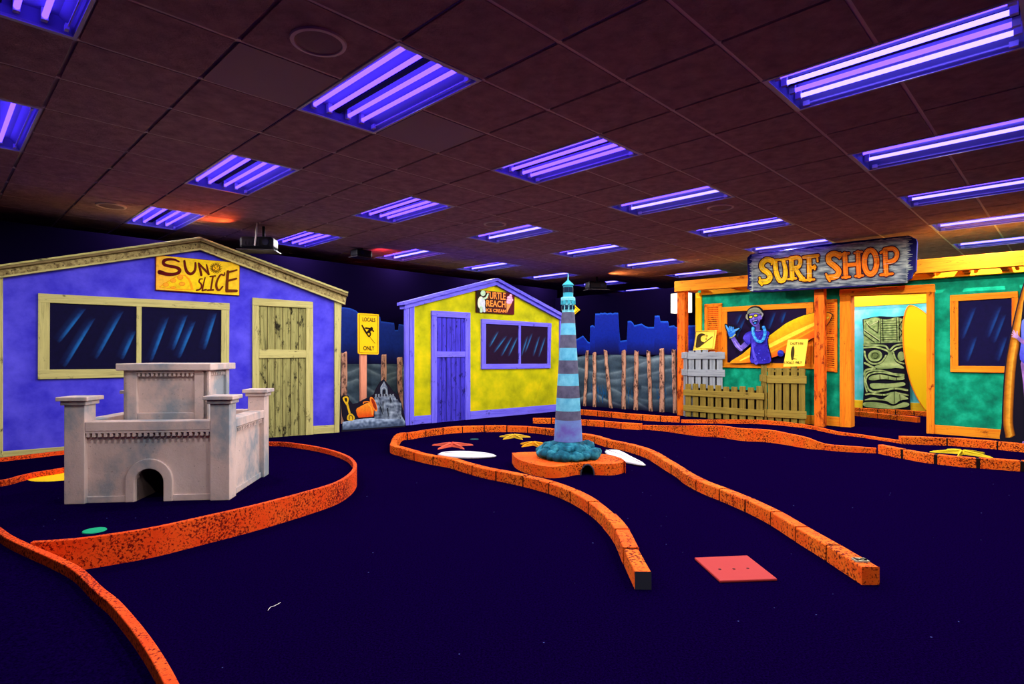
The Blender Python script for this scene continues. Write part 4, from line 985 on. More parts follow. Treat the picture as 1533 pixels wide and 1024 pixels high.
P.stroke([(300, 770), (640, 600), (1000, 420), (1380, 240)], [10, 46, 50, 20], (255, 228, 60), 4, False); P.stroke([(520, 745), (760, 620), (1050, 470), (1300, 330)], [5, 20, 20, 8], (252, 165, 25), 4, False); P.stroke([(420, 650), (660, 500), (900, 350), (1150, 250)], [4, 12, 14, 6], (255, 190, 20), 4, False)
P.build('deck_paint', r)

r = empty('painted_figure', (*PS.o, 0), PS.rz, label='painted cutout of a waving man in hat and flower garland in the window', cat='cutout')
fo = spline([(118, 340), (130, 318), (165, 335), (215, 330), (250, 360), (300, 365), (302, 390), (262, 420), (262, 470), (300, 560), (335, 520), (380, 430), (445, 395), (455, 375), (400, 300), (372, 255), (378, 215), (398, 150), (450, 112), (520, 108), (575, 150), (585, 205), (565, 270), (555, 330), (620, 375), (668, 430), (640, 500), (650, 600), (676, 700), (666, 800), (440, 800), (435, 600), (420, 580), (380, 600), (330, 662), (290, 655), (235, 580), (180, 500), (145, 420)], 3, True)
b = B(); b.prism(PX(PS, zm(fo), 0.135), -0.135, -0.112); b.build('board', M['dark_void'], r)
P = Paint(PS, 0.1355, **SM)
sk = lambda x, y: lerp((150, 125, 235), (84, 66, 178), .5 + .9 * noise.noise(Vector((x * .03, y * .03, 7))))
shirt = lambda x, y: lerp((88, 72, 228), (34, 24, 158), .5 + .9 * noise.noise(Vector((x * .035, y * .03, 9))))
P.stroke([(400, 545), (350, 590), (315, 625)], [66, 62, 50], sk); P.stroke([(318, 628), (270, 575), (212, 480)], [48, 60, 48], sk); P.stroke([(330, 640), (285, 600), (240, 530)], [10, 14, 6], (176, 150, 248))
hd = (36, 112, 225); hl = (92, 178, 250)
P.poly([(172, 470), (158, 420), (160, 385), (200, 372), (240, 385), (248, 420), (236, 460), (200, 480)], hd, 3); P.stroke([(172, 405), (150, 370), (136, 340)], [26, 22, 15], hl); P.stroke([(225, 410), (262, 392), (292, 376)], [28, 22, 14], hl)
for k, x in enumerate((178, 200, 222)): P.stroke([(x, 402 - k * 2), (x - 2, 372), (x + 4, 356 + k * 5)], [20, 20, 16], hl if k % 2 else (60, 145, 240)); P.stroke([(x + 11, 398), (x + 10, 366)], 3, (14, 40, 120), 0)
P.stroke([(188, 436), (225, 425)], 6, hl, 0); P.stroke([(184, 490), (220, 475), (248, 448)], 13, (190, 205, 120)); P.stroke([(186, 486), (222, 470)], 4, (30, 40, 60), 0)
P.poly([(340, 505), (370, 440), (420, 412), (490, 400), (560, 398), (625, 402), (662, 430), (640, 480), (632, 540), (645, 610), (668, 700), (662, 792), (445, 792), (438, 700), (442, 560), (395, 575)], shirt, 3)
P.stroke([(452, 560), (470, 680), (500, 790)], [8, 28, 46], (90, 78, 225)); P.stroke([(345, 508), (372, 545), (400, 572)], 7, (24, 18, 110)); P.stroke([(440, 450), (435, 520), (440, 590)], 7, (26, 18, 116))
random.seed(11)
for k in range(44): x, y = random.uniform(470, 650), random.uniform(450, 785); P.ellipse(x, y, random.uniform(4, 9), random.uniform(4, 9), random.choice(((30, 22, 140), (84, 84, 235), (46, 52, 205))), 8)
P.stroke([(520, 335), (518, 385)], [46, 54], lambda x, y: (88, 66, 160), 0); P.stroke([(498, 402), (522, 408), (552, 400)], 6, (150, 140, 235))
P.poly([(420, 215), (425, 290), (445, 325), (475, 350), (510, 345), (540, 300), (556, 230), (540, 190), (480, 172), (430, 190)], sk, 4); P.ellipse(560, 245, 14, 24, (110, 88, 205)); P.stroke([(538, 250), (530, 300), (505, 338)], [5, 12, 6], (66, 48, 150))
P.poly([(392, 205), (402, 165), (430, 138), (480, 124), (530, 132), (562, 165), (570, 205), (540, 200), (480, 190), (420, 205)], (128, 134, 112), 4); P.stroke([(388, 215), (386, 245), (400, 268)], [20, 26, 14], (160, 158, 130)); P.stroke([(555, 180), (578, 205), (566, 236)], [16, 22, 14], (150, 150, 150)); P.stroke([(402, 206), (450, 186), (520, 182), (562, 200)], 6, (44, 40, 52)); P.stroke([(430, 150), (480, 134), (525, 142)], 7, (165, 168, 140))
for x, y in ((436, 238), (494, 222)): P.ellipse(x, y, 28, 21, (12, 10, 22), rot=-12); P.ellipse(x, y, 20, 13, (228, 222, 60), rot=-12)
P.stroke([(460, 232), (472, 228)], 6, (12, 10, 22), 0); P.stroke([(515, 215), (552, 212)], 7, (12, 10, 22), 0)
P.stroke([(468, 235), (462, 262), (480, 266)], [6, 9, 7], (176, 150, 248))
P.poly([(452, 292), (480, 280), (516, 268), (522, 285), (510, 318), (488, 330), (468, 322)], (14, 14, 70), 3); P.stroke([(462, 292), (510, 276)], 7, (180, 190, 245), 0); P.ellipse(488, 312, 16, 10, (40, 130, 215)); P.stroke([(446, 280), (480, 270), (520, 256)], 5, (40, 26, 110))
lei = spline([(462, 372), (462, 420), (478, 475), (508, 520), (545, 535), (580, 515), (602, 465), (606, 410), (590, 362)], 3)
for k, (x, y) in enumerate(lei): P.ellipse(x, y, 20, 18, ((32, 120, 215), (60, 165, 240), (44, 140, 228))[k % 3], 9); P.ellipse(x - 4, y - 4, 8, 7, (110, 205, 250), 7)
P.build('figure_paint', r)
P = Paint(PS, 0.136, **SM); P.ellipse(797, 678, 40, 40, (30, 34, 150)); 
for k in range(4): P.ellipse(775 + k * 14, 658 + k * 4, 9, 17, (44, 64, 205), 10)
P.build('fist_paint', r)

# --- slatted crates in front of the shop
def slats(bm, s0, s1, z0, z1, y, n, gapf=0.25, t=0.02, ax=None, j=0.02):
    p = (s1 - s0) / n
    for k in range(n):
        a = s0 + k * p + p * gapf / 2; bm.box(a, a + p * (1 - gapf), y, y + t, z0 + random.uniform(0, j), z1 + random.uniform(-j, j))
random.seed(5)
g3 = gp(1024, 623.5)
sf0, sf1 = PS.hit(1024.5, 600, .42)[0], PS.hit(1143.5, 600, .42)[0]; zf = PS.hit(1080, 577.5, .42)[1]
r = empty('slatted_crate', (*PS.world(sf0, -.42), 0), PS.rz, label='long low brown slatted crate at the foot of the surf shop window', cat='crate', group='slatted wooden crates by the surf shop')
L = sf1 - sf0
b = B(); slats(b, 0, L, 0, zf, 0, 10, .28); b.build('front_slats', M['brown_slat'], r, bevel=0.004)
b = B(); b.box(0.01, L - .01, .10, .12, 0, zf - .06); b.build('gap_shade_panel', M['crate_gap_shade'], r)  # dark sheet added behind the slats to put shade in the gaps
b = B()
for f in (.66, .19): b.box(-.01, L + .015, -.025, .0, zf * f, zf * f + .105); b.box(-.01, L + .01, .28, .30, zf * f, zf * f + .1)
for x in (0.0, L - .03):
    for f in (.66, .19): b.box(x, x + .03, .0, .30, zf * f, zf * f + .1)
b.build_each('rail', M['brown_rail'], r, bevel=0.005)

def corner_crate(pc, pl_, pr, wy, ztop, zbot, ns, nf, ms, mr, lab, rails, over):
    c, l, q = (Vector(PS.world(PS.hit(x, 600, 0)[0], -w)) for (x, w) in (pc, pl_, pr))
    d = (q - c).normalized(); rz = math.atan2(d.y, d.x); Lf = (q - c).length; n = Vector((-d.y, d.x)); e = l - c; sx, sy = e.dot(d), e.dot(n)
    r = empty('slatted_crate', (c.x, c.y, 0), rz, label=lab, cat='crate', group='slatted wooden crates by the surf shop')
    b = B(); slats(b, 0, Lf, zbot, ztop, 0, nf, .2 if ns > 3 else .18); b.build('front_slats', M[ms], r, bevel=0.004)
    b = B(); el = math.hypot(sx, sy); ux, uy = sx / el, sy / el
    for k in range(ns):
        a0, a1 = el * (k + .12) / ns, el * (k + .85) / ns; off = (uy * .02, -ux * .02)
        b.slab([(ux * a0, uy * a0), (ux * a1, uy * a1), (ux * a1 - off[0], uy * a1 - off[1]), (ux * a0 - off[0], uy * a0 - off[1])], zbot, ztop + random.uniform(-.02, .02))
    b.build('side_slats', M[ms], r, bevel=0.003)
    b = B()
    for f in rails:
        z = zbot + (ztop - zbot) * f
        b.box(0, Lf + over, -.03, 0, z, z + .12)
        b.slab([(0, -.03), (ux * el * 1.08, uy * el * 1.08 - .03), (ux * el * 1.08 - uy * .03, uy * el * 1.08 - .03 - .01), (-.01, -.05)], z + .01, z + .12)
    b.build_each('rail', M[mr], r, bevel=0.005)
    b = B(); b.box(.02, Lf - .02, .07, .085, zbot, ztop - .07); b.build('gap_shade_panel', M['crate_gap_shade'], r)  # same added dark sheet, shading the gaps between slats
    b = B(); b.slab([(0.01, 0.01), (Lf - .01, 0.01), (Lf - .01, .25), (ux * el, uy * el)], ztop - .08, ztop - .05); b.build('shelf', M[ms], r)
    return r, rz, c, Lf
zt1 = PS.hit(1180, 549.5, .35)[1]; zt2 = PS.hit(1066, 525.5, .3)[1]; zb2 = PS.hit(1066, 576, .3)[1]
corner_crate((1164, .45), (1145, .12), (1216, .30), 0, zt1, 0, 4, 5, 'brown_slat', 'brown_rail', 'tall brown slatted crate under the yellow caution sign', (.12, .72), 0.01)
corner_crate((1043.5, .35), (1026.5, .20), (1089, .17), 0, zt2, 0, 4, 5, 'grey_slat', 'grey_rail', 'grey slatted crate under the yellow wave sign', (.62, .88), 0.03)

# --- two small yellow signs on the crates
def small_sign(pts, w0, w1, lab):
    r = empty('small_sign', (*PS.o, 0), PS.rz, label=lab, cat='sign')
    Q = [PS.hit(x, y, w) for (x, y), w in zip(pts, (w1, w1, w0, w0))]; ws = (w1, w1, w0, w0)
    b = B(); i = [(q[0], -w, q[1]) for q, w in zip(Q, ws)]; k = [(q[0], -w + .015, q[1]) for q, w in zip(Q, ws)]
    b.face(i[::-1]); b.face(k); [b.face([i[j], i[(j + 1) % 4], k[(j + 1) % 4], k[j]]) for j in range(4)]
    b.build('panel', M['sign_lemon'], r)
    return r
class Tilt(Plane):                        # a plane leaning back a little: depth changes with picture row
    def __init__(self, base, y0, w0, y1, w1): self.__dict__.update(base.__dict__); self.r = (y0, w0, y1, w1); self.hb = base
    def wy(self, y): y0, w0, y1, w1 = self.r; return w0 + (w1 - w0) * (y - y0) / (y1 - y0)
    def hit(self, x, y, w=0.0, lo=None): return self.hb.hit(x, y, w + self.wy(y), lo)
class TPaint(Paint):
    def P(self, q):
        x, y = self.px(q); s, z = self.p.hit(x, y, self.w); return (s, -self.w - self.p.wy(y), z)
r = small_sign([(1043, 495.5), (1073, 494), (1069, 522.5), (1037.5, 524.5)], .25, .14, 'small tilted yellow wave warning sign on the grey crate')
SC = dict(off=(1000, 440), sc=5.12); T1 = Tilt(PS, 524, .25, 494, .14); P = TPaint(T1, 0.002, **SC); sb_ = (58, 44, 18)
P.poly([(212, 410), (216, 370), (222, 330), (240, 306), (270, 304), (288, 316), (262, 322), (250, 340), (256, 362), (280, 372), (250, 392), (238, 410)], sb_, 3); P.stroke([(240, 405), (340, 328)], 7, sb_, 0)
for x, y in ((297, 322), (292, 346)): P.stroke([(x - 9, y), (x + 9, y)], 3, sb_, 0); P.stroke([(x, y - 10), (x, y + 10)], 3, sb_, 0)
for e in (((213, 290), (360, 284)), ((360, 284), (342, 416)), ((342, 416), (198, 420)), ((198, 420), (213, 290))): P.stroke(e, 2.5, (120, 90, 20), 0)
P.build('wave_symbol', r)
r = small_sign([(1179.5, 508.5), (1210, 507.5), (1204, 548), (1172.5, 549)], .36, .22, 'small tilted yellow CAUTION LOCALS ONLY sign on the brown crate')
T2 = Tilt(PS, 549, .36, 508, .22); P = TPaint(T2, 0.002, **SM)
P.poly([(928, 755), (918, 690), (928, 620), (948, 588), (962, 620), (962, 690), (945, 756)], (62, 50, 14), 3); P.stroke([(940, 752), (960, 742), (992, 750)], [6, 10, 5], (62, 50, 14)); P.ellipse(978, 706, 5, 3, (150, 120, 40)); P.ellipse(994, 704, 4, 3, (150, 120, 40))
# letters drawn as strokes
ST = {'C': [[(1, .1), (.3, 0), (0, .5), (.3, 1), (1, .9)]], 'A': [[(0, 1), (.5, 0), (1, 1)], [(.2, .65), (.8, .65)]], 'U': [[(0, 0), (.05, .8), (.5, 1), (.95, .8), (1, 0)]], 'T': [[(0, 0), (1, 0)], [(.5, 0), (.5, 1)]], 'I': [[(.5, 0), (.5, 1)]], 'O': [[(.5, 0), (0, .5), (.5, 1), (1, .5), (.5, 0)]], 'N': [[(0, 1), (0, 0)], [(0, 0), (1, 1)], [(1, 1), (1, 0)]], 'L': [[(0, 0), (0, 1)], [(0, 1), (1, 1)]], 'S': [[(1, .1), (.4, 0), (.1, .3), (.9, .7), (.6, 1), (0, .9)]], 'Y': [[(0, 0), (.5, .5)], [(1, 0), (.5, .5)], [(.5, .5), (.5, 1)]], ' ': []}
def word(P, s, x0, x1, y0, y1, sl, wd, col):
    n = len(s); p = (x1 - x0) / n
    for k, ch in enumerate(s):
        for st in ST[ch]: P.stroke([(x0 + p * k + p * .72 * a + sl * (1 - c), y0 + (y1 - y0) * c) for a, c in st], wd, col, 0)
P.build('surfboard_symbol', r); P = TPaint(T2, 0.002, **SM)
word(P, 'CAUTION', 912, 1068, 545, 572, 3, 5, (70, 55, 14)); word(P, 'LOCALS ONLY', 842, 1052, 776, 800, 3, 5, (70, 55, 14)); P.build('lettering', r)

# --- upright board and figure at the right edge
r = empty('surfboard', (*PS.o, 0), PS.rz, label='tall dark surfboard with a golden rail at the right edge', cat='surfboard')
bo = spline([(1502.5, 668), (1499.5, 633), (1501, 591), (1504, 549.5), (1509, 517), (1517, 478.7), (1525, 446.6), (1533, 422), (1545, 398), (1556, 400), (1570, 440), (1582, 500), (1587, 560), (1584, 620), (1574, 668)], 4, True)
WB = 0.62
b = B(); b.prism(PX(PS, bo, WB, 0.0), -WB, -WB + .04); b.build('board', M['dark_void'], r, bevel=0.008)
P = Paint(PS, WB + .0005)
for (o1, o2, ca, cb) in ((2, 6, (120, 60, 10), (205, 120, 20)), (6, 12, (215, 130, 24), (245, 180, 60)), (12, 17, (225, 135, 22), (90, 40, 10))):
    lf = spline([(1504, 655), (1499.8, 633), (1501, 591), (1504, 549.5), (1509, 517), (1517, 478.7), (1525, 446.6), (1533, 422), (1545, 399)], 4); P.w += P.step
    for k in range(len(lf) - 1):
        q = [(lf[k][0] + o1 * (1 if k else .6), lf[k][1]), (lf[k][0] + o2 * (1 if k else .6), lf[k][1]), (lf[k + 1][0] + o2, lf[k + 1][1]), (lf[k + 1][0] + o1, lf[k + 1][1])]
        P.b.face([P.P(x) for x in q], 0, [lin(c) for c in (ca, cb, cb, ca)])
P.build('rail_paint', r)
r = empty('painted_figure', (*PS.o, 0), PS.rz, label='painted cutout of a woman in a blue swimsuit hugging the golden railed board', cat='cutout')
WG = 0.68
P = Paint(PS, WG); vs = lambda x, y: lerp((190, 140, 215), (120, 84, 165), .5 + .8 * noise.noise(Vector((x * .1, y * .1, 3))))
body = spline([(1530, 468), (1527, 497), (1526, 520), (1527, 540), (1526, 560), (1529, 580), (1536, 610), (1538, 640), (1534, 656), (1528, 664), (1545, 668), (1562, 660), (1568, 600), (1570, 540), (1568, 500), (1566, 470), (1560, 440), (1545, 432), (1534, 445)], 4, True)
b = B(); b.prism(PX(PS, body, WG, 0.0), -WG, -WG + .022); b.build('board', M['dark_void'], r)
P.stroke([(1541, 655), (1543, 600), (1541, 545)], [12, 18, 26], vs); P.stroke([(1556, 655), (1558, 600), (1554, 545)], [11, 17, 24], vs); P.stroke([(1548, 662), (1533, 663)], [8, 6], vs, 0)
P.poly([(1530, 480), (1529, 510), (1527, 538), (1545, 548), (1566, 540), (1564, 505), (1562, 482), (1546, 476)], lambda x, y: lerp((120, 140, 250), (70, 70, 215), (y - 480) / 60), 3)
P.ellipse(1547, 455, 9, 13, vs); P.poly([(1537, 470), (1533, 455), (1538, 440), (1548, 436), (1559, 444), (1562, 475), (1557, 470), (1555, 450), (1545, 446), (1540, 458)], (66, 30, 40), 3)
for x in (1544, 1551): P.ellipse(x, 454, 1.3, .9, (20, 14, 40), 8)
P.stroke([(1545, 461), (1549, 461)], .9, (150, 40, 70), 0); P.stroke([(1547, 455), (1547.5, 458)], .6, (100, 70, 150), 0)
P.stroke([(1548, 490), (1537, 513), (1521, 503)], [8, 6.5, 5], vs)
for q in (((1521, 503), (1516, 497)), ((1521, 502), (1517.5, 494.5)), ((1521, 504), (1514.8, 500.5)), ((1522, 505), (1515.2, 504)), ((1523, 503), (1522.5, 496))): P.stroke(q, [2.3, 1.5], (205, 165, 215), 0)
P.ellipse(1521.5, 503.5, 3.4, 3, (198, 155, 215)); P.build('figure_paint', r)

# ------------------------------------------------------------------ block borders of the lanes
Z6 = lambda pts: [(560 + x / 3.4136, 600 + y / 3.4136) for x, y in pts]
Z7 = lambda pts: [(900 + x / 3.4136, 600 + y / 3.4136) for x, y in pts]
WD, HT = 0.08, 0.088
near = [gp(*p) for p in Z6([(1333, 968), (1280, 850), (1228, 726), (1175, 655), (1110, 592), (1030, 537), (925, 487), (800, 449), (675, 420), (565, 397), (460, 368), (380, 343), (285, 326), (195, 304), (125, 281), (82, 262)])]
far = [gp(*p) for p in Z6([(140, 207), (190, 198), (300, 179), (415, 166), (520, 161), (640, 160), (740, 161), (830, 168), (915, 180), (1060, 204), (1120, 216), (1180, 236)]) + Z7([(100, 252), (220, 290), (300, 338), (380, 390), (425, 425), (510, 472), (630, 521), (750, 576), (870, 640), (985, 715), (1143, 815), (1340, 945)])]
def offset(pts, d):  # sideways along the ground
    out = []
    for k in range(len(pts)):
        a, c = Vector(pts[max(k - 1, 0)]), Vector(pts[min(k + 1, len(pts) - 1)]); t = (c - a).normalized(); out.append((pts[k][0] - t.y * d, pts[k][1] + t.x * d))
    return out
loop = offset(near, -WD / 2) + offset(far, WD / 2)
loop = spline(loop, 6)
r = block_border(loop, 0.325, WD, HT, 'long orange block border looping around the lighthouse', start_bare=True)
# number plate on the last block
q = [Vector(p) for p in (gp(*Z7([(1308, 822)])[0], HT + .003), gp(*Z7([(1336, 812)])[0], HT + .003))]
b = B(); ctr = Vector(loop[-1]) + (Vector(loop[-6]) - Vector(loop[-1])).normalized() * 0.09; dr_ = (Vector(loop[-1]) - Vector(loop[-6])).normalized(); nn = Vector((-dr_.y, dr_.x))
o = Vector(r.location[:2])
def lp(a, c): p = ctr + dr_ * a + nn * c - o; return p
b.slab([tuple(lp(-.024, -.032)), tuple(lp(.024, -.032)), tuple(lp(.024, .032)), tuple(lp(-.024, .032))], HT - .002, HT + .006); npl = b.build('number_plate', M['plate_white'], r)
b = B()
two = spline([(-.6, .45), (-.3, .9), (.3, .9), (.55, .5), (.1, -.2), (-.6, -.85)], 4) + [(.65, -.85)]
for k in range(len(two) - 1):
    a = lp(two[k][0] * .02, two[k][1] * .025); c = lp(two[k + 1][0] * .02, two[k + 1][1] * .025); t = (c - a).normalized() * .005; m_ = Vector((-t.y, t.x))
    b.slab([tuple(a - t + m_), tuple(a - t - m_), tuple(c + t - m_), tuple(c + t + m_)], HT + .0055, HT + .0075)
b.build('number', M['black_ink'], npl)

Z5 = lambda pts: [(860 + x / 4.509, 590 + y / 4.509) for x, y in pts]
block_border(offset([gp(*p) for p in [(838, 617.5)] + Z5([(45, 140), (180, 152), (380, 172), (600, 188), (715, 192)])], WD / 2), 0.33, WD, 0.094, 'far orange block row in front of the dune mural')
block_border(offset([gp(*p) for p in [(797, 634.3), (830, 634.6)] + Z5([(55, 212), (200, 222), (325, 236), (455, 243)])], WD / 2), 0.33, WD, 0.09, 'short orange block row behind the lighthouse tower')
Z8 = lambda pts: [(1280 + x / 5.688, 540 + y / 5.688) for x, y in pts]
block_border(offset([gp(*p) for p in Z8([(185, 790), (350, 825), (590, 870), (890, 905), (1240, 932), (1439, 946), (1800, 965)])], WD / 2), 0.35, WD, 0.098, 'front orange block row beside the yellow starfish at right', gap=0.016)
block_border(offset([gp(*p) for p in Z8([(388, 710), (600, 717), (840, 727), (1140, 750), (1439, 782), (1700, 810)])], WD / 2), 0.56, WD, 0.094, 'rear orange block row below the teal wall at right')

# low painted boards, their height following the ramps
def strip(pts, th, lab, mat='orange_strip', z0=0.0, grp='orange border strips'):
    Q = spline(pts, 5); o = Q[0]
    r = empty('border_strip', (o[0], o[1], 0), label=lab, cat='border', group=grp)
    rows_ = []
    for k in range(len(Q)):
        t = (Vector(Q[min(k + 1, len(Q) - 1)][:2]) - Vector(Q[max(k - 1, 0)][:2])).normalized(); n = Vector((-t.y, t.x)) * th
        x, y, z = Q[k][0] - o[0], Q[k][1] - o[1], Q[k][2]
        rows_.append([(x, y, z0), (x, y, z), (x + n.x, y + n.y, z), (x + n.x, y + n.y, z0)])
    b = B(); b.grid(rows_, smooth=False); b.face(rows_[0]); b.face(rows_[-1][::-1])
    b.build('board', M[mat], r, bevel=0.004)
    return r
def ht(x, yb, yt):
    p = gp(x, yb); return (p[0], p[1], H + (Y0 - yt) / F * p[1])
strip([ht(*p) for p in ((1020, 633, 628.5), (1060, 634, 628.6), (1100, 634.5, 628.5), (1140, 635, 629), (1178, 638, 632.2), (1214, 642.5, 637.5), (1251, 650.5, 646), (1282, 654, 650), (1315, 659, 655), (1347, 664, 659.5))], 0.05, 'low orange strip along the foot of the surf shop crates')
strip([ht(*p) for p in ((962, 643, 636.5), (991, 645.5, 637), (1019.7, 649.6, 637.4), (1044, 653, 637), (1077, 655, 637.5), (1110, 660, 641.5), (1148, 662.3, 643.5), (1175, 666, 648.5), (1207, 671.5, 655.5), (1236, 674, 665), (1262, 676.5, 667.5), (1290, 677.8, 669.5), (1312, 679, 671))], 0.05, 'wavy orange strip with a hump between the two right block rows')
strip([ht(*p) for p in ((-40, 696, 690), (0, 691.5, 685.8), (50, 686, 680), (97, 680.5, 674.8), (160, 674, 669), (215, 668.5, 664))], 0.04, 'low orange strip along the base of the purple hut', mat='orange_ring')

# --- raised greens on the left
ZA = lambda pts: [(x / 2.7375, 540 + y / 2.7375) for x, y in pts]
ring_px = ZA([(125, 745), (300, 733), (460, 712), (640, 683), (860, 635), (1050, 592), (1250, 540), (1380, 500), (1440, 465), (1462, 435), (1455, 410), (1420, 385), (1350, 362), (1250, 343), (1110, 331)])
ring = [gp(x, y, LIP) for x, y in ring_px]
back = [gp(x, y, LIP) for x, y in ((300, 668), (180, 684), (96, 699.5), (54.8, 706), (29, 711.5), (0, 718.5))]
outl = [(-4.05, 4.17), (-3.95, 3.98), (-3.62, 3.76), (-3.2, 3.46)]
edge = [gp(x, y, LIP) for x, y in ((0, 788), (18, 800.5), (42, 812.3))]
cross = [gp(x, y, LIP) for x, y in ((42, 812.3), (88, 832), (124, 850.5), (155, 879), (179, 898), (208, 930), (232, 961), (252, 992), (269, 1023))]
cross += [gp(x, y, LIP) for x, y in ((290, 1068), (318, 1140))]
ringp = spline(ring + back + outl + edge, 4)
b = B(); b.slab(offset(ringp, .015), 0.0, GREEN); struct('floor_green', b, M['carpet'])
lf = [(x, y) for x, y in spline([(-3.62, 3.76), (-3.2, 3.46)] + edge + cross[1:], 4)]
b = B(); b.slab(offset(lf, -.017) + [(-0.5, .2), (-6.5, .2), (-6.5, 3.9)], 0.0, GREEN - .001); struct('floor_green', b, M['carpet'])
strip([(x, y, LIP) for x, y in ring + back + outl], 0.03, 'tall speckled orange ring around the sand castle green', 'orange_ring', grp='orange ring strips of the raised greens')
strip([(x, y, LIP) for x, y in [(-3.62, 3.76), (-3.2, 3.46)] + edge + cross[1:]], -0.035, 'curved orange strip sweeping from the left edge to the bottom', 'orange_ring', grp='orange ring strips of the raised greens')

def disc(x, y, z, rpx, lab, mat, name='floor_disc', squash=1.0):
    p = gp(x, y, z); rr = rpx / F * p[1]
    b = B(); b.lathe([(0.0005, .004), (rr * .96, .004), (rr, 0.0)], n=40)
    o = b.build(name, M[mat], None, loc=(p[0], p[1], z)); return tag(o, lab, 'disc')
disc(141.6, 794.6, GREEN, 15.5, 'small green disc on the green in front of the castle', 'disc_green')
disc(100, 711, GREEN, 46, 'large yellow disc half hidden behind the left castle tower', 'disc_yellow')
disc(710, 657.7, 0, 6.6, 'small dark teal disc on the carpet behind the pink starfish', 'disc_teal')

# ------------------------------------------------------------------ sand castle obstacle
a, c = gp(95.7, 755.5, GREEN), gp(343.4, 749, GREEN)
PC = Plane(a, (c[0] - a[0], c[1] - a[1]))
r = empty('sand_castle', (*a, 0), PC.rz, label='grey pink model sand castle with corner towers and arched tunnel', cat='sand castle')
g = GREEN; Wd = math.hypot(c[0] - a[0], c[1] - a[1])
tw = PC.hit(126.5, 700)[0]; zw = PC.hit(316, 628.8, -.03)[1]; zT = PC.hit(330, 592.5)[1]; zc = PC.hit(330, 598.6)[1]
DP = 0.95 * H / 1.2
b = B()
zx = lambda x, y: PC.hit(x, y, -.035)
ax0, ax1 = zx(203, 740)[0], zx(246.5, 740)[0]; axc, arr = (ax0 + ax1) / 2, (ax1 - ax0) / 2; zsp = zx(224, 701)[1] - arr
arch = [(axc + arr * math.cos(t), zsp + arr * math.sin(t)) for t in [math.pi * k / 16 for k in range(17)]]
b.prism([(tw, g), (ax0, g)] + arch[::-1] + [(ax1, g), (Wd - tw, g), (Wd - tw, zw - .06), (tw, zw - .06)], .035, .075); b.build('front_wall', M['castle'], r)
b = B(); ro = arr * 1.62
o_ = [(axc + ro * math.cos(t), zsp + arr * .1 + ro * math.sin(t)) for t in [math.pi * k / 16 for k in range(17)]]
b.prism([(ax1, g)] + arch + [(ax0, g), (axc - ro, g)] + o_[::-1] + [(axc + ro, g)], .015, .04); b.build('arch_surround', M['castle'], r, bevel=.004)
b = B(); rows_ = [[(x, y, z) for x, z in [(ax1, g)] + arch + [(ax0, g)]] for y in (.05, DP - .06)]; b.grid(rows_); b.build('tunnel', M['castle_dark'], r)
for nm, x0, x1, y0, y1 in (('side_wall', .035, .075, tw, DP - tw), ('side_wall', Wd - .075, Wd - .035, tw, DP - tw), ('back_wall', tw, Wd - tw, DP - .075, DP - .035)):
    b = B(); b.box(x0, x1, y0, y1, g, zw - .06); b.build(nm, M['castle'], r)
b = B(); b.box(.06, Wd - .06, .06, DP - .06, zw - .16, zw - .12); b.build('deck', M['castle'], r)
# coping boards on the wall tops, base plinths
b = B()
for x0, x1, y0, y1 in ((tw, Wd - tw, .0, .11), (tw, Wd - tw, DP - .11, DP), (.0, .11, tw, DP - tw), (Wd - .11, Wd, tw, DP - tw)): b.box(x0, x1, y0, y1, zw - .065, zw)
b.build_each('coping', M['castle'], r, bevel=.006)
b = B(); zb = zx(280, 739.5)[1]
for x0, x1, y0, y1 in ((tw, axc - ro, .022, .04), (axc + ro, Wd - tw, .022, .04), (Wd - .04, Wd - .022, tw, DP - tw), (.022, .04, tw, DP - tw)): b.box(x0, x1, y0, y1, g, zb)
b.build_each('plinth', M['castle'], r, bevel=.003)
def dentils(bm, x0, x1, yf, z0, z1, n, axis='x'):
    p = (x1 - x0) / n
    for k in range(n):
        q = x0 + p * (k + .25)
        if axis == 'x': bm.box(q, q + p * .5, yf, yf + .034, z0, z1)
        else: bm.box(yf, yf + .02, q, q + p * .5, z0, z1)
b = B(); zd0, zd1 = zx(220, 651)[1], zx(220, 646.8)[1]
zd0 -= .006; dentils(b, tw, Wd - tw, .004, zd0, zd1, 22); b.box(tw, Wd - tw, .003, .036, zd1, zd1 + .016)
dentils(b, tw, DP - tw, Wd - .036, zd0, zd1, 18, 'y'); b.box(Wd - .036, Wd - .014, tw, DP - tw, zd1, zd1 + .014); b.build('dentil_molding', M['castle'], r)
for x0, y0 in ((0, 0), (Wd - tw, 0), (0, DP - tw), (Wd - tw, DP - tw)):
    b = B(); b.box(x0, x0 + tw, y0, y0 + tw, g, zc); t_ = b.build('tower', M['castle'], r, bevel=.004)
    b = B(); e = .034; b.box(x0 - e, x0 + tw + e, y0 - e, y0 + tw + e, zc, zT); b.box(x0 - e * .45, x0 + tw + e * .45, y0 - e * .45, y0 + tw + e * .45, zc - .028, zc); b.build('tower_cap', M['castle'], t_, bevel=.005)
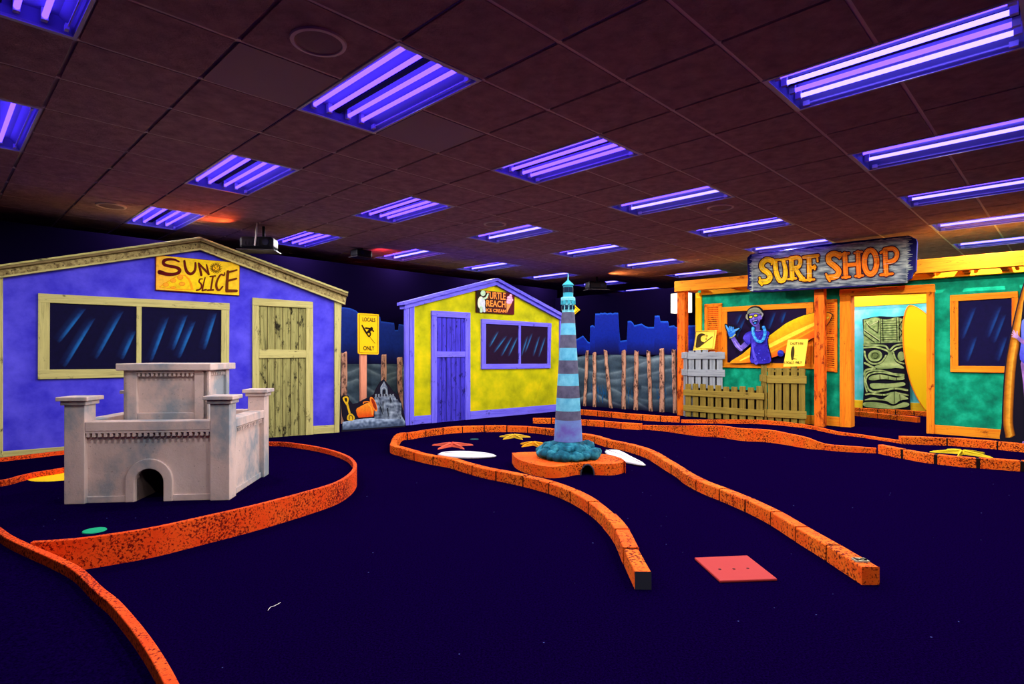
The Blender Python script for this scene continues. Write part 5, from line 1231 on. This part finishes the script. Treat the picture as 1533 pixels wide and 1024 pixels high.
# keep
k0, k1, ks = .28 * H / 1.2, (.28 + .46) * H / 1.2, None
kx0, kx1 = PC.hit(184.8, 600, -k0)[0], PC.hit(310.5, 600, -k0)[0]; kz = PC.hit(250, 544.2, -k0)[1]; kc = PC.hit(250, 554.5, -k0)[1]; kb = zw - .12
st = PC.hit(205, 600, -k0)[0] - kx0
b = B(); b.box(kx0 + .02, kx1 - .02, k0 + .025, k1 - .025, kb, kc); kp = b.build('keep', M['castle'], r)
b = B()
for x0, x1 in ((kx0, kx0 + st), (kx1 - st, kx1)): b.box(x0, x1, k0, k0 + .03, kb, kc)
b.box(kx0 + st, kx1 - st, k0, k0 + .03, kb, PC.hit(250, 618, -k0)[1]); b.box(kx0 + st, kx1 - st, k0, k0 + .03, PC.hit(250, 556, -k0)[1], kc)
for y0, y1 in ((k0, k0 + st * .7), (k1 - st * .7, k1)): b.box(kx1 - .03, kx1, y0, y1, kb, kc); b.box(kx0, kx0 + .03, y0, y1, kb, kc)
b.build_each('keep_pilaster', M['castle'], kp, bevel=.004)
b = B(); e = .035; b.box(kx0 - e, kx1 + e, k0 - e, k1 + e, kc, kz); b.build('keep_cornice', M['castle'], kp, bevel=.006)
b = B(); q1, q0 = PC.hit(250, 558.5, -k0)[1], PC.hit(250, 562.5, -k0)[1]
q0 -= .004; dentils(b, kx0 + st, kx1 - st, k0 - .006, q0, q1, 13); b.box(kx0 + st, kx1 - st, k0 - .008, k0 + .026, q1, q1 + .012)
dentils(b, k0 + st * .7, k1 - st * .7, kx1 - .026, q0, q1, 9, 'y'); b.build('dentil_molding', M['castle'], kp)

# ------------------------------------------------------------------ lighthouse on its platform
PH = 0.1036
op = [(766.5, 693), (771, 700), (781, 706), (800, 712), (824, 716), (846, 714.3), (863, 711)]
oq = [(893, 711.3), (913, 711.8), (928, 709.8), (935.5, 706.8)]
tp = [(936.5, 691.8), (932, 687), (925, 684), (911, 680.6), (892, 679), (870, 676), (840, 675.3), (805, 676.3), (785, 676.8), (771, 677.8)]
front = [gp(*p) for p in op]; front2 = [gp(*p) for p in oq]; top = [gp(x, y, PH) for x, y in tp]
hole_l, hole_r = gp(867.5, 711), gp(891, 711)
outl = spline(front, 4) + [hole_l]
outr = [hole_r] + spline(front2 + top, 4)
full = outl + outr
pc = gp(850, 693)
r = empty('platform', (pc[0], pc[1], 0), label='orange cloud-shaped platform with a ball tunnel under the lighthouse', cat='platform')
rel = lambda pts: [(x - pc[0], y - pc[1]) for x, y in pts]
hm = (Vector(hole_l) + Vector(hole_r)) / 2; hx = (Vector(hole_r) - Vector(hole_l)).length / 2; ha = math.atan2(hole_r[1] - hole_l[1], hole_r[0] - hole_l[0])
b = B(); fr_ = rel(full); n = len(fr_)
b.face([(x, y, PH) for x, y in fr_])
hl, hr = len(outl) - 1, len(outl)
for k in range(n):
    k2 = (k + 1) % n
    p, q = fr_[k], fr_[k2]
    if k == hl:
        arc = [(math.cos(t), math.sin(t)) for t in [math.pi * j / 12 for j in range(13)]]
        mx, my = (p[0] + q[0]) / 2, (p[1] + q[1]) / 2; ux, uy = (q[0] - p[0]) / 2, (q[1] - p[1]) / 2
        ap = [(mx + ux * .86 * a, my + uy * .86 * a, PH * .92 * s) for a, s in arc]
        b.face([(p[0], p[1], 0), (p[0], p[1], PH), (q[0], q[1], PH), (q[0], q[1], 0)] + ap, 0)
        b.grid([ap, [(x - uy * 6, y + ux * 6, z) for x, y, z in ap]], 1)
        b.face([(x - uy * 6, y + ux * 6, z) for x, y, z in ap], 1)
    else: b.face([(p[0], p[1], 0), (q[0], q[1], 0), (q[0], q[1], PH), (p[0], p[1], PH)], 0, None, True)
b.build('deck', [M['orange_strip'], M['black_case']], r)
b = B(); ap3 = [Vector(p) for p in ap]; b.tube([(p.x + uy * .1, p.y - ux * .1, p.z) for p in ap3], 0.008, 6); b.build('tunnel_rim', M['bare_block'], r)

lc = gp(850, 673); ly = 6.15 * H / 1.2; lx = (850.5 - CX) / F * ly
zy = lambda y: H + (Y0 - y) / F * ly; rp = lambda px: px / F * ly
r = empty('lighthouse', (lx, ly, PH), label='striped grey and cyan model lighthouse on a teal rock base', cat='lighthouse')
ys = [659.4, 627.8, 614.4, 595.3, 577.2, 559.4, 539.4, 521.0, 501.6, 484.4, 467.8]; hw = lambda y: 9.6 + (y - 467.8) * (21.3 - 9.6) / (659.4 - 467.8)
prof = [(rp(hw(y)), zy(y) - PH) for y in ys]
b = B(); b.lathe(prof, n=40, ms=[2, 0, 1, 0, 1, 0, 1, 0, 1, 0]); b.build('tower', [M['tower_grey'], M['tower_cyan'], M['tower_base']], r)
b = B(); q = lambda px, y: (rp(px), zy(y) - PH)
b.lathe([q(9.2, 468), q(8.6, 452), q(10.6, 450), q(10.8, 446.5), q(9.5, 445), q(0.05, 444.5)], n=8, smooth=False); b.build('gallery', M['lantern_light'], r)
b = B()
for k in range(8):
    t = math.pi / 4 * k + math.pi / 8; cx_, cy_ = math.cos(t), math.sin(t); rr = rp(8.45)
    b.box(cx_ * rr - .013, cx_ * rr + .013, cy_ * rr - .013, cy_ * rr + .013, zy(463.5) - PH, zy(457.5) - PH)
b.build('gallery_window', M['lantern_dark'], r)
b = B()
for k in range(8):
    t = math.pi / 4 * k; cx_, cy_ = math.cos(t), math.sin(t); rr = rp(8.9)
    b.box(cx_ * rr - .012, cx_ * rr + .012, cy_ * rr - .012, cy_ * rr + .012, zy(456) - PH, zy(450) - PH)
b.build('corbel', M['lantern'], r)
b = B(); b.lathe([q(7.6, 445), q(7.2, 427.5)], n=8, smooth=False); lr = b.build('lantern_room', M['lantern'], r)
b = B()
for k in range(8):
    t = math.pi / 4 * (k + .5); rr = rp(6.9); d_ = Vector((math.cos(t), math.sin(t), 0)); n_ = Vector((-d_.y, d_.x, 0)); cc = d_ * (rr + .002)
    h0, h1 = zy(438) - PH, zy(430.5) - PH
    b.face([cc - n_ * .019 + Vector((0, 0, h0)), cc + n_ * .019 + Vector((0, 0, h0)), cc + n_ * .019 + Vector((0, 0, h1)), cc - n_ * .019 + Vector((0, 0, h1))])
b.build('pane', M['lantern_dark'], lr)
b = B(); b.lathe([q(8.6, 427.6), q(8.2, 425.8), q(3.4, 421.5), q(1.6, 420), q(1.5, 418.6), q(0.4, 418.2)], n=16); b.build('roof', M['lantern'], r)
b = B(); b.tube([(0, 0, zy(418.5) - PH), (0, 0, zy(409.5) - PH)], [.006, .003], 8); b.build('spire', M['lantern_light'], r)
b = B(); b.lathe([(rp(30), zy(672) - PH), (rp(24), zy(662) - PH), (rp(18), zy(657.5) - PH), (0.001, zy(657) - PH)], n=24); rb = b.build('rock_base', M['rock'], r)
random.seed(21)
for ring_n, rad, zc_, s in ((14, .237, .04, .08), (11, .177, .094, .075)):
    for k in range(ring_n):
        t = 2 * math.pi * (k + random.uniform(-.2, .2)) / ring_n; sz = s * random.uniform(.8, 1.15)
        b = B(); b.blob((rad * math.cos(t), rad * .9 * math.sin(t), max(zc_ + random.uniform(-.01, .015), sz * .5)), (sz * 1.05, sz, sz * .72), k + ring_n * 7, .3); b.build('rock', M['rock'], rb)

# ------------------------------------------------------------------ small things on the carpet
def starfish(x, y, rpx, lab, mat, rot, z=0.0, thin=.13):
    p = gp(x, y, z); R = rpx / F * p[1]
    r = empty('starfish', (p[0], p[1], z), rot, label=lab, cat='starfish', group='flat starfish on the carpet')
    b = B(); pts = []
    for k in range(5):
        t = 2 * math.pi * k / 5
        for f, d in ((.12, -.5), (.55, -.055), (.97, -.025), (1.0, 0), (.97, .025), (.55, .055), (.12, .5)): pts.append((R * f * math.cos(t + d), R * f * math.sin(t + d)))
    n = len(pts); rows_ = [[(px_, py_, 0) for px_, py_ in pts], [(px_ * .97, py_ * .97, .012) for px_, py_ in pts], [(px_ * .5, py_ * .5, .03) for px_, py_ in pts], [(0, 0, .045)] * n]
    b.grid(rows_, closed=True); b.build('body', M[mat], r)
    b = B()
    for k in range(5):
        t = 2 * math.pi * k / 5
        b.tube([(R * f * math.cos(t), R * f * math.sin(t), h) for f, h in ((.1, .042), (.45, .031), (.9, .014))], [.012, .01, .005], 6)
    b.build('arm_ridge', M[mat], r)
starfish(677, 668.5, 33, 'pink flat starfish on the carpet inside the lighthouse loop', 'star_pink', 0.35)
starfish(770, 655.5, 25, 'pale yellow flat starfish left of the lighthouse tower', 'star_yellow', 0.2)
starfish(799, 667, 24, 'golden starfish partly hidden behind the lighthouse rocks', 'star_gold', 0.05)
starfish(1440, 680, 40, 'yellow flat starfish between the two right block rows', 'star_lemon', 0.15)

def flat_board(px, lab):
    pts = [gp(x, y) for x, y in px]; cx_ = sum(p[0] for p in pts) / len(pts); cy_ = sum(p[1] for p in pts) / len(pts)
    r = empty('surfboard', (cx_, cy_, 0), label=lab, cat='surfboard')
    q = spline([(x - cx_, y - cy_) for x, y in pts], 5, True)
    b = B(); rows_ = [[(x * .9, y * .9, .004) for x, y in q], [(x, y, .018) for x, y in q], [(x * .9, y * .9, .032) for x, y in q], [(x * .4, y * .4, .036) for x, y in q], [(0, 0, .037) for x, y in q]]
    b.grid(rows_, closed=True); b.build('board', M['board_white'], r)
    b = B(); a = max(q, key=lambda p: math.hypot(*p)); c = (-a[0] * .75, -a[1] * .75); b.tube([(a[0] * .8, a[1] * .8, .0335), (0, 0, .0365), (c[0], c[1], .033)], .004, 6); b.build('stringer', M['grille'], r)
flat_board([(743.5, 685), (728, 687), (700, 687.8), (668, 686), (655, 682.5), (668, 679.5), (700, 679), (728, 681.5)], 'white flat surfboard shape left of the orange platform')
flat_board([(967, 699), (950, 697.5), (925, 691), (909, 683), (906, 677.5), (917, 676.3), (929, 678.5), (947, 688)], 'white flat surfboard shape right of the lighthouse rocks')

q = [gp(*p) for p in ((1039.5, 837.7), (1118.7, 834.4), (1164, 870), (1078, 873))]
mc = (sum(p[0] for p in q) / 4, sum(p[1] for p in q) / 4)
r = empty('tee_mat', (*mc, 0), label='coral red square tee mat with three small holes', cat='mat')
b = B(); b.slab([(x - mc[0], y - mc[1]) for x, y in q], 0, .012); b.build('pad', M['tee_mat'], r, bevel=.004)
for x, y in ((1077.5, 852.2), (1098.7, 851.8), (1119.5, 850.8)):
    p = gp(x, y, .012); b = B(); b.lathe([(.0005, .0012), (.007, .0012), (.008, 0)], n=14); b.build('hole', M['hole_dark'], r, loc=(p[0] - mc[0], p[1] - mc[1], .012))
p = [gp(x, y, .003) for x, y in ((401, 914), (405, 909), (411, 907), (420, 902))]
b = B(); b.tube([(x - p[0][0], y - p[0][1], 0) for x, y in spline(p, 4)], .0014, 6); tag(b.build('thread', M['cord_white'], None, loc=(p[0][0], p[0][1], .003)), 'pale bit of thread lying on the dark carpet', 'thread')

# ------------------------------------------------------------------ world, camera, view
w = bpy.data.worlds.new('World'); bpy.context.scene.world = w; w.use_nodes = True
w.node_tree.nodes['Background'].inputs[0].default_value = (0.02, 0.005, 0.06, 1); w.node_tree.nodes['Background'].inputs[1].default_value = 0.3
cd = bpy.data.cameras.new('Camera'); cam = bpy.data.objects.new('Camera', cd); C.objects.link(cam)
cam.location = (0, 0, H); cam.rotation_euler = (math.pi / 2, 0, 0)
cd.sensor_width = 36; cd.lens = 36 * F / 1533; cd.shift_y = (Y0 - 512) / 1533; cd.clip_start = 0.05; cd.clip_end = 100
sc = bpy.context.scene; sc.camera = cam
sc.view_settings.view_transform = 'Standard'; sc.view_settings.look = 'None'; sc.view_settings.exposure = 0.0; sc.view_settings.gamma = 1; sc.view_settings.use_curve_mapping = False
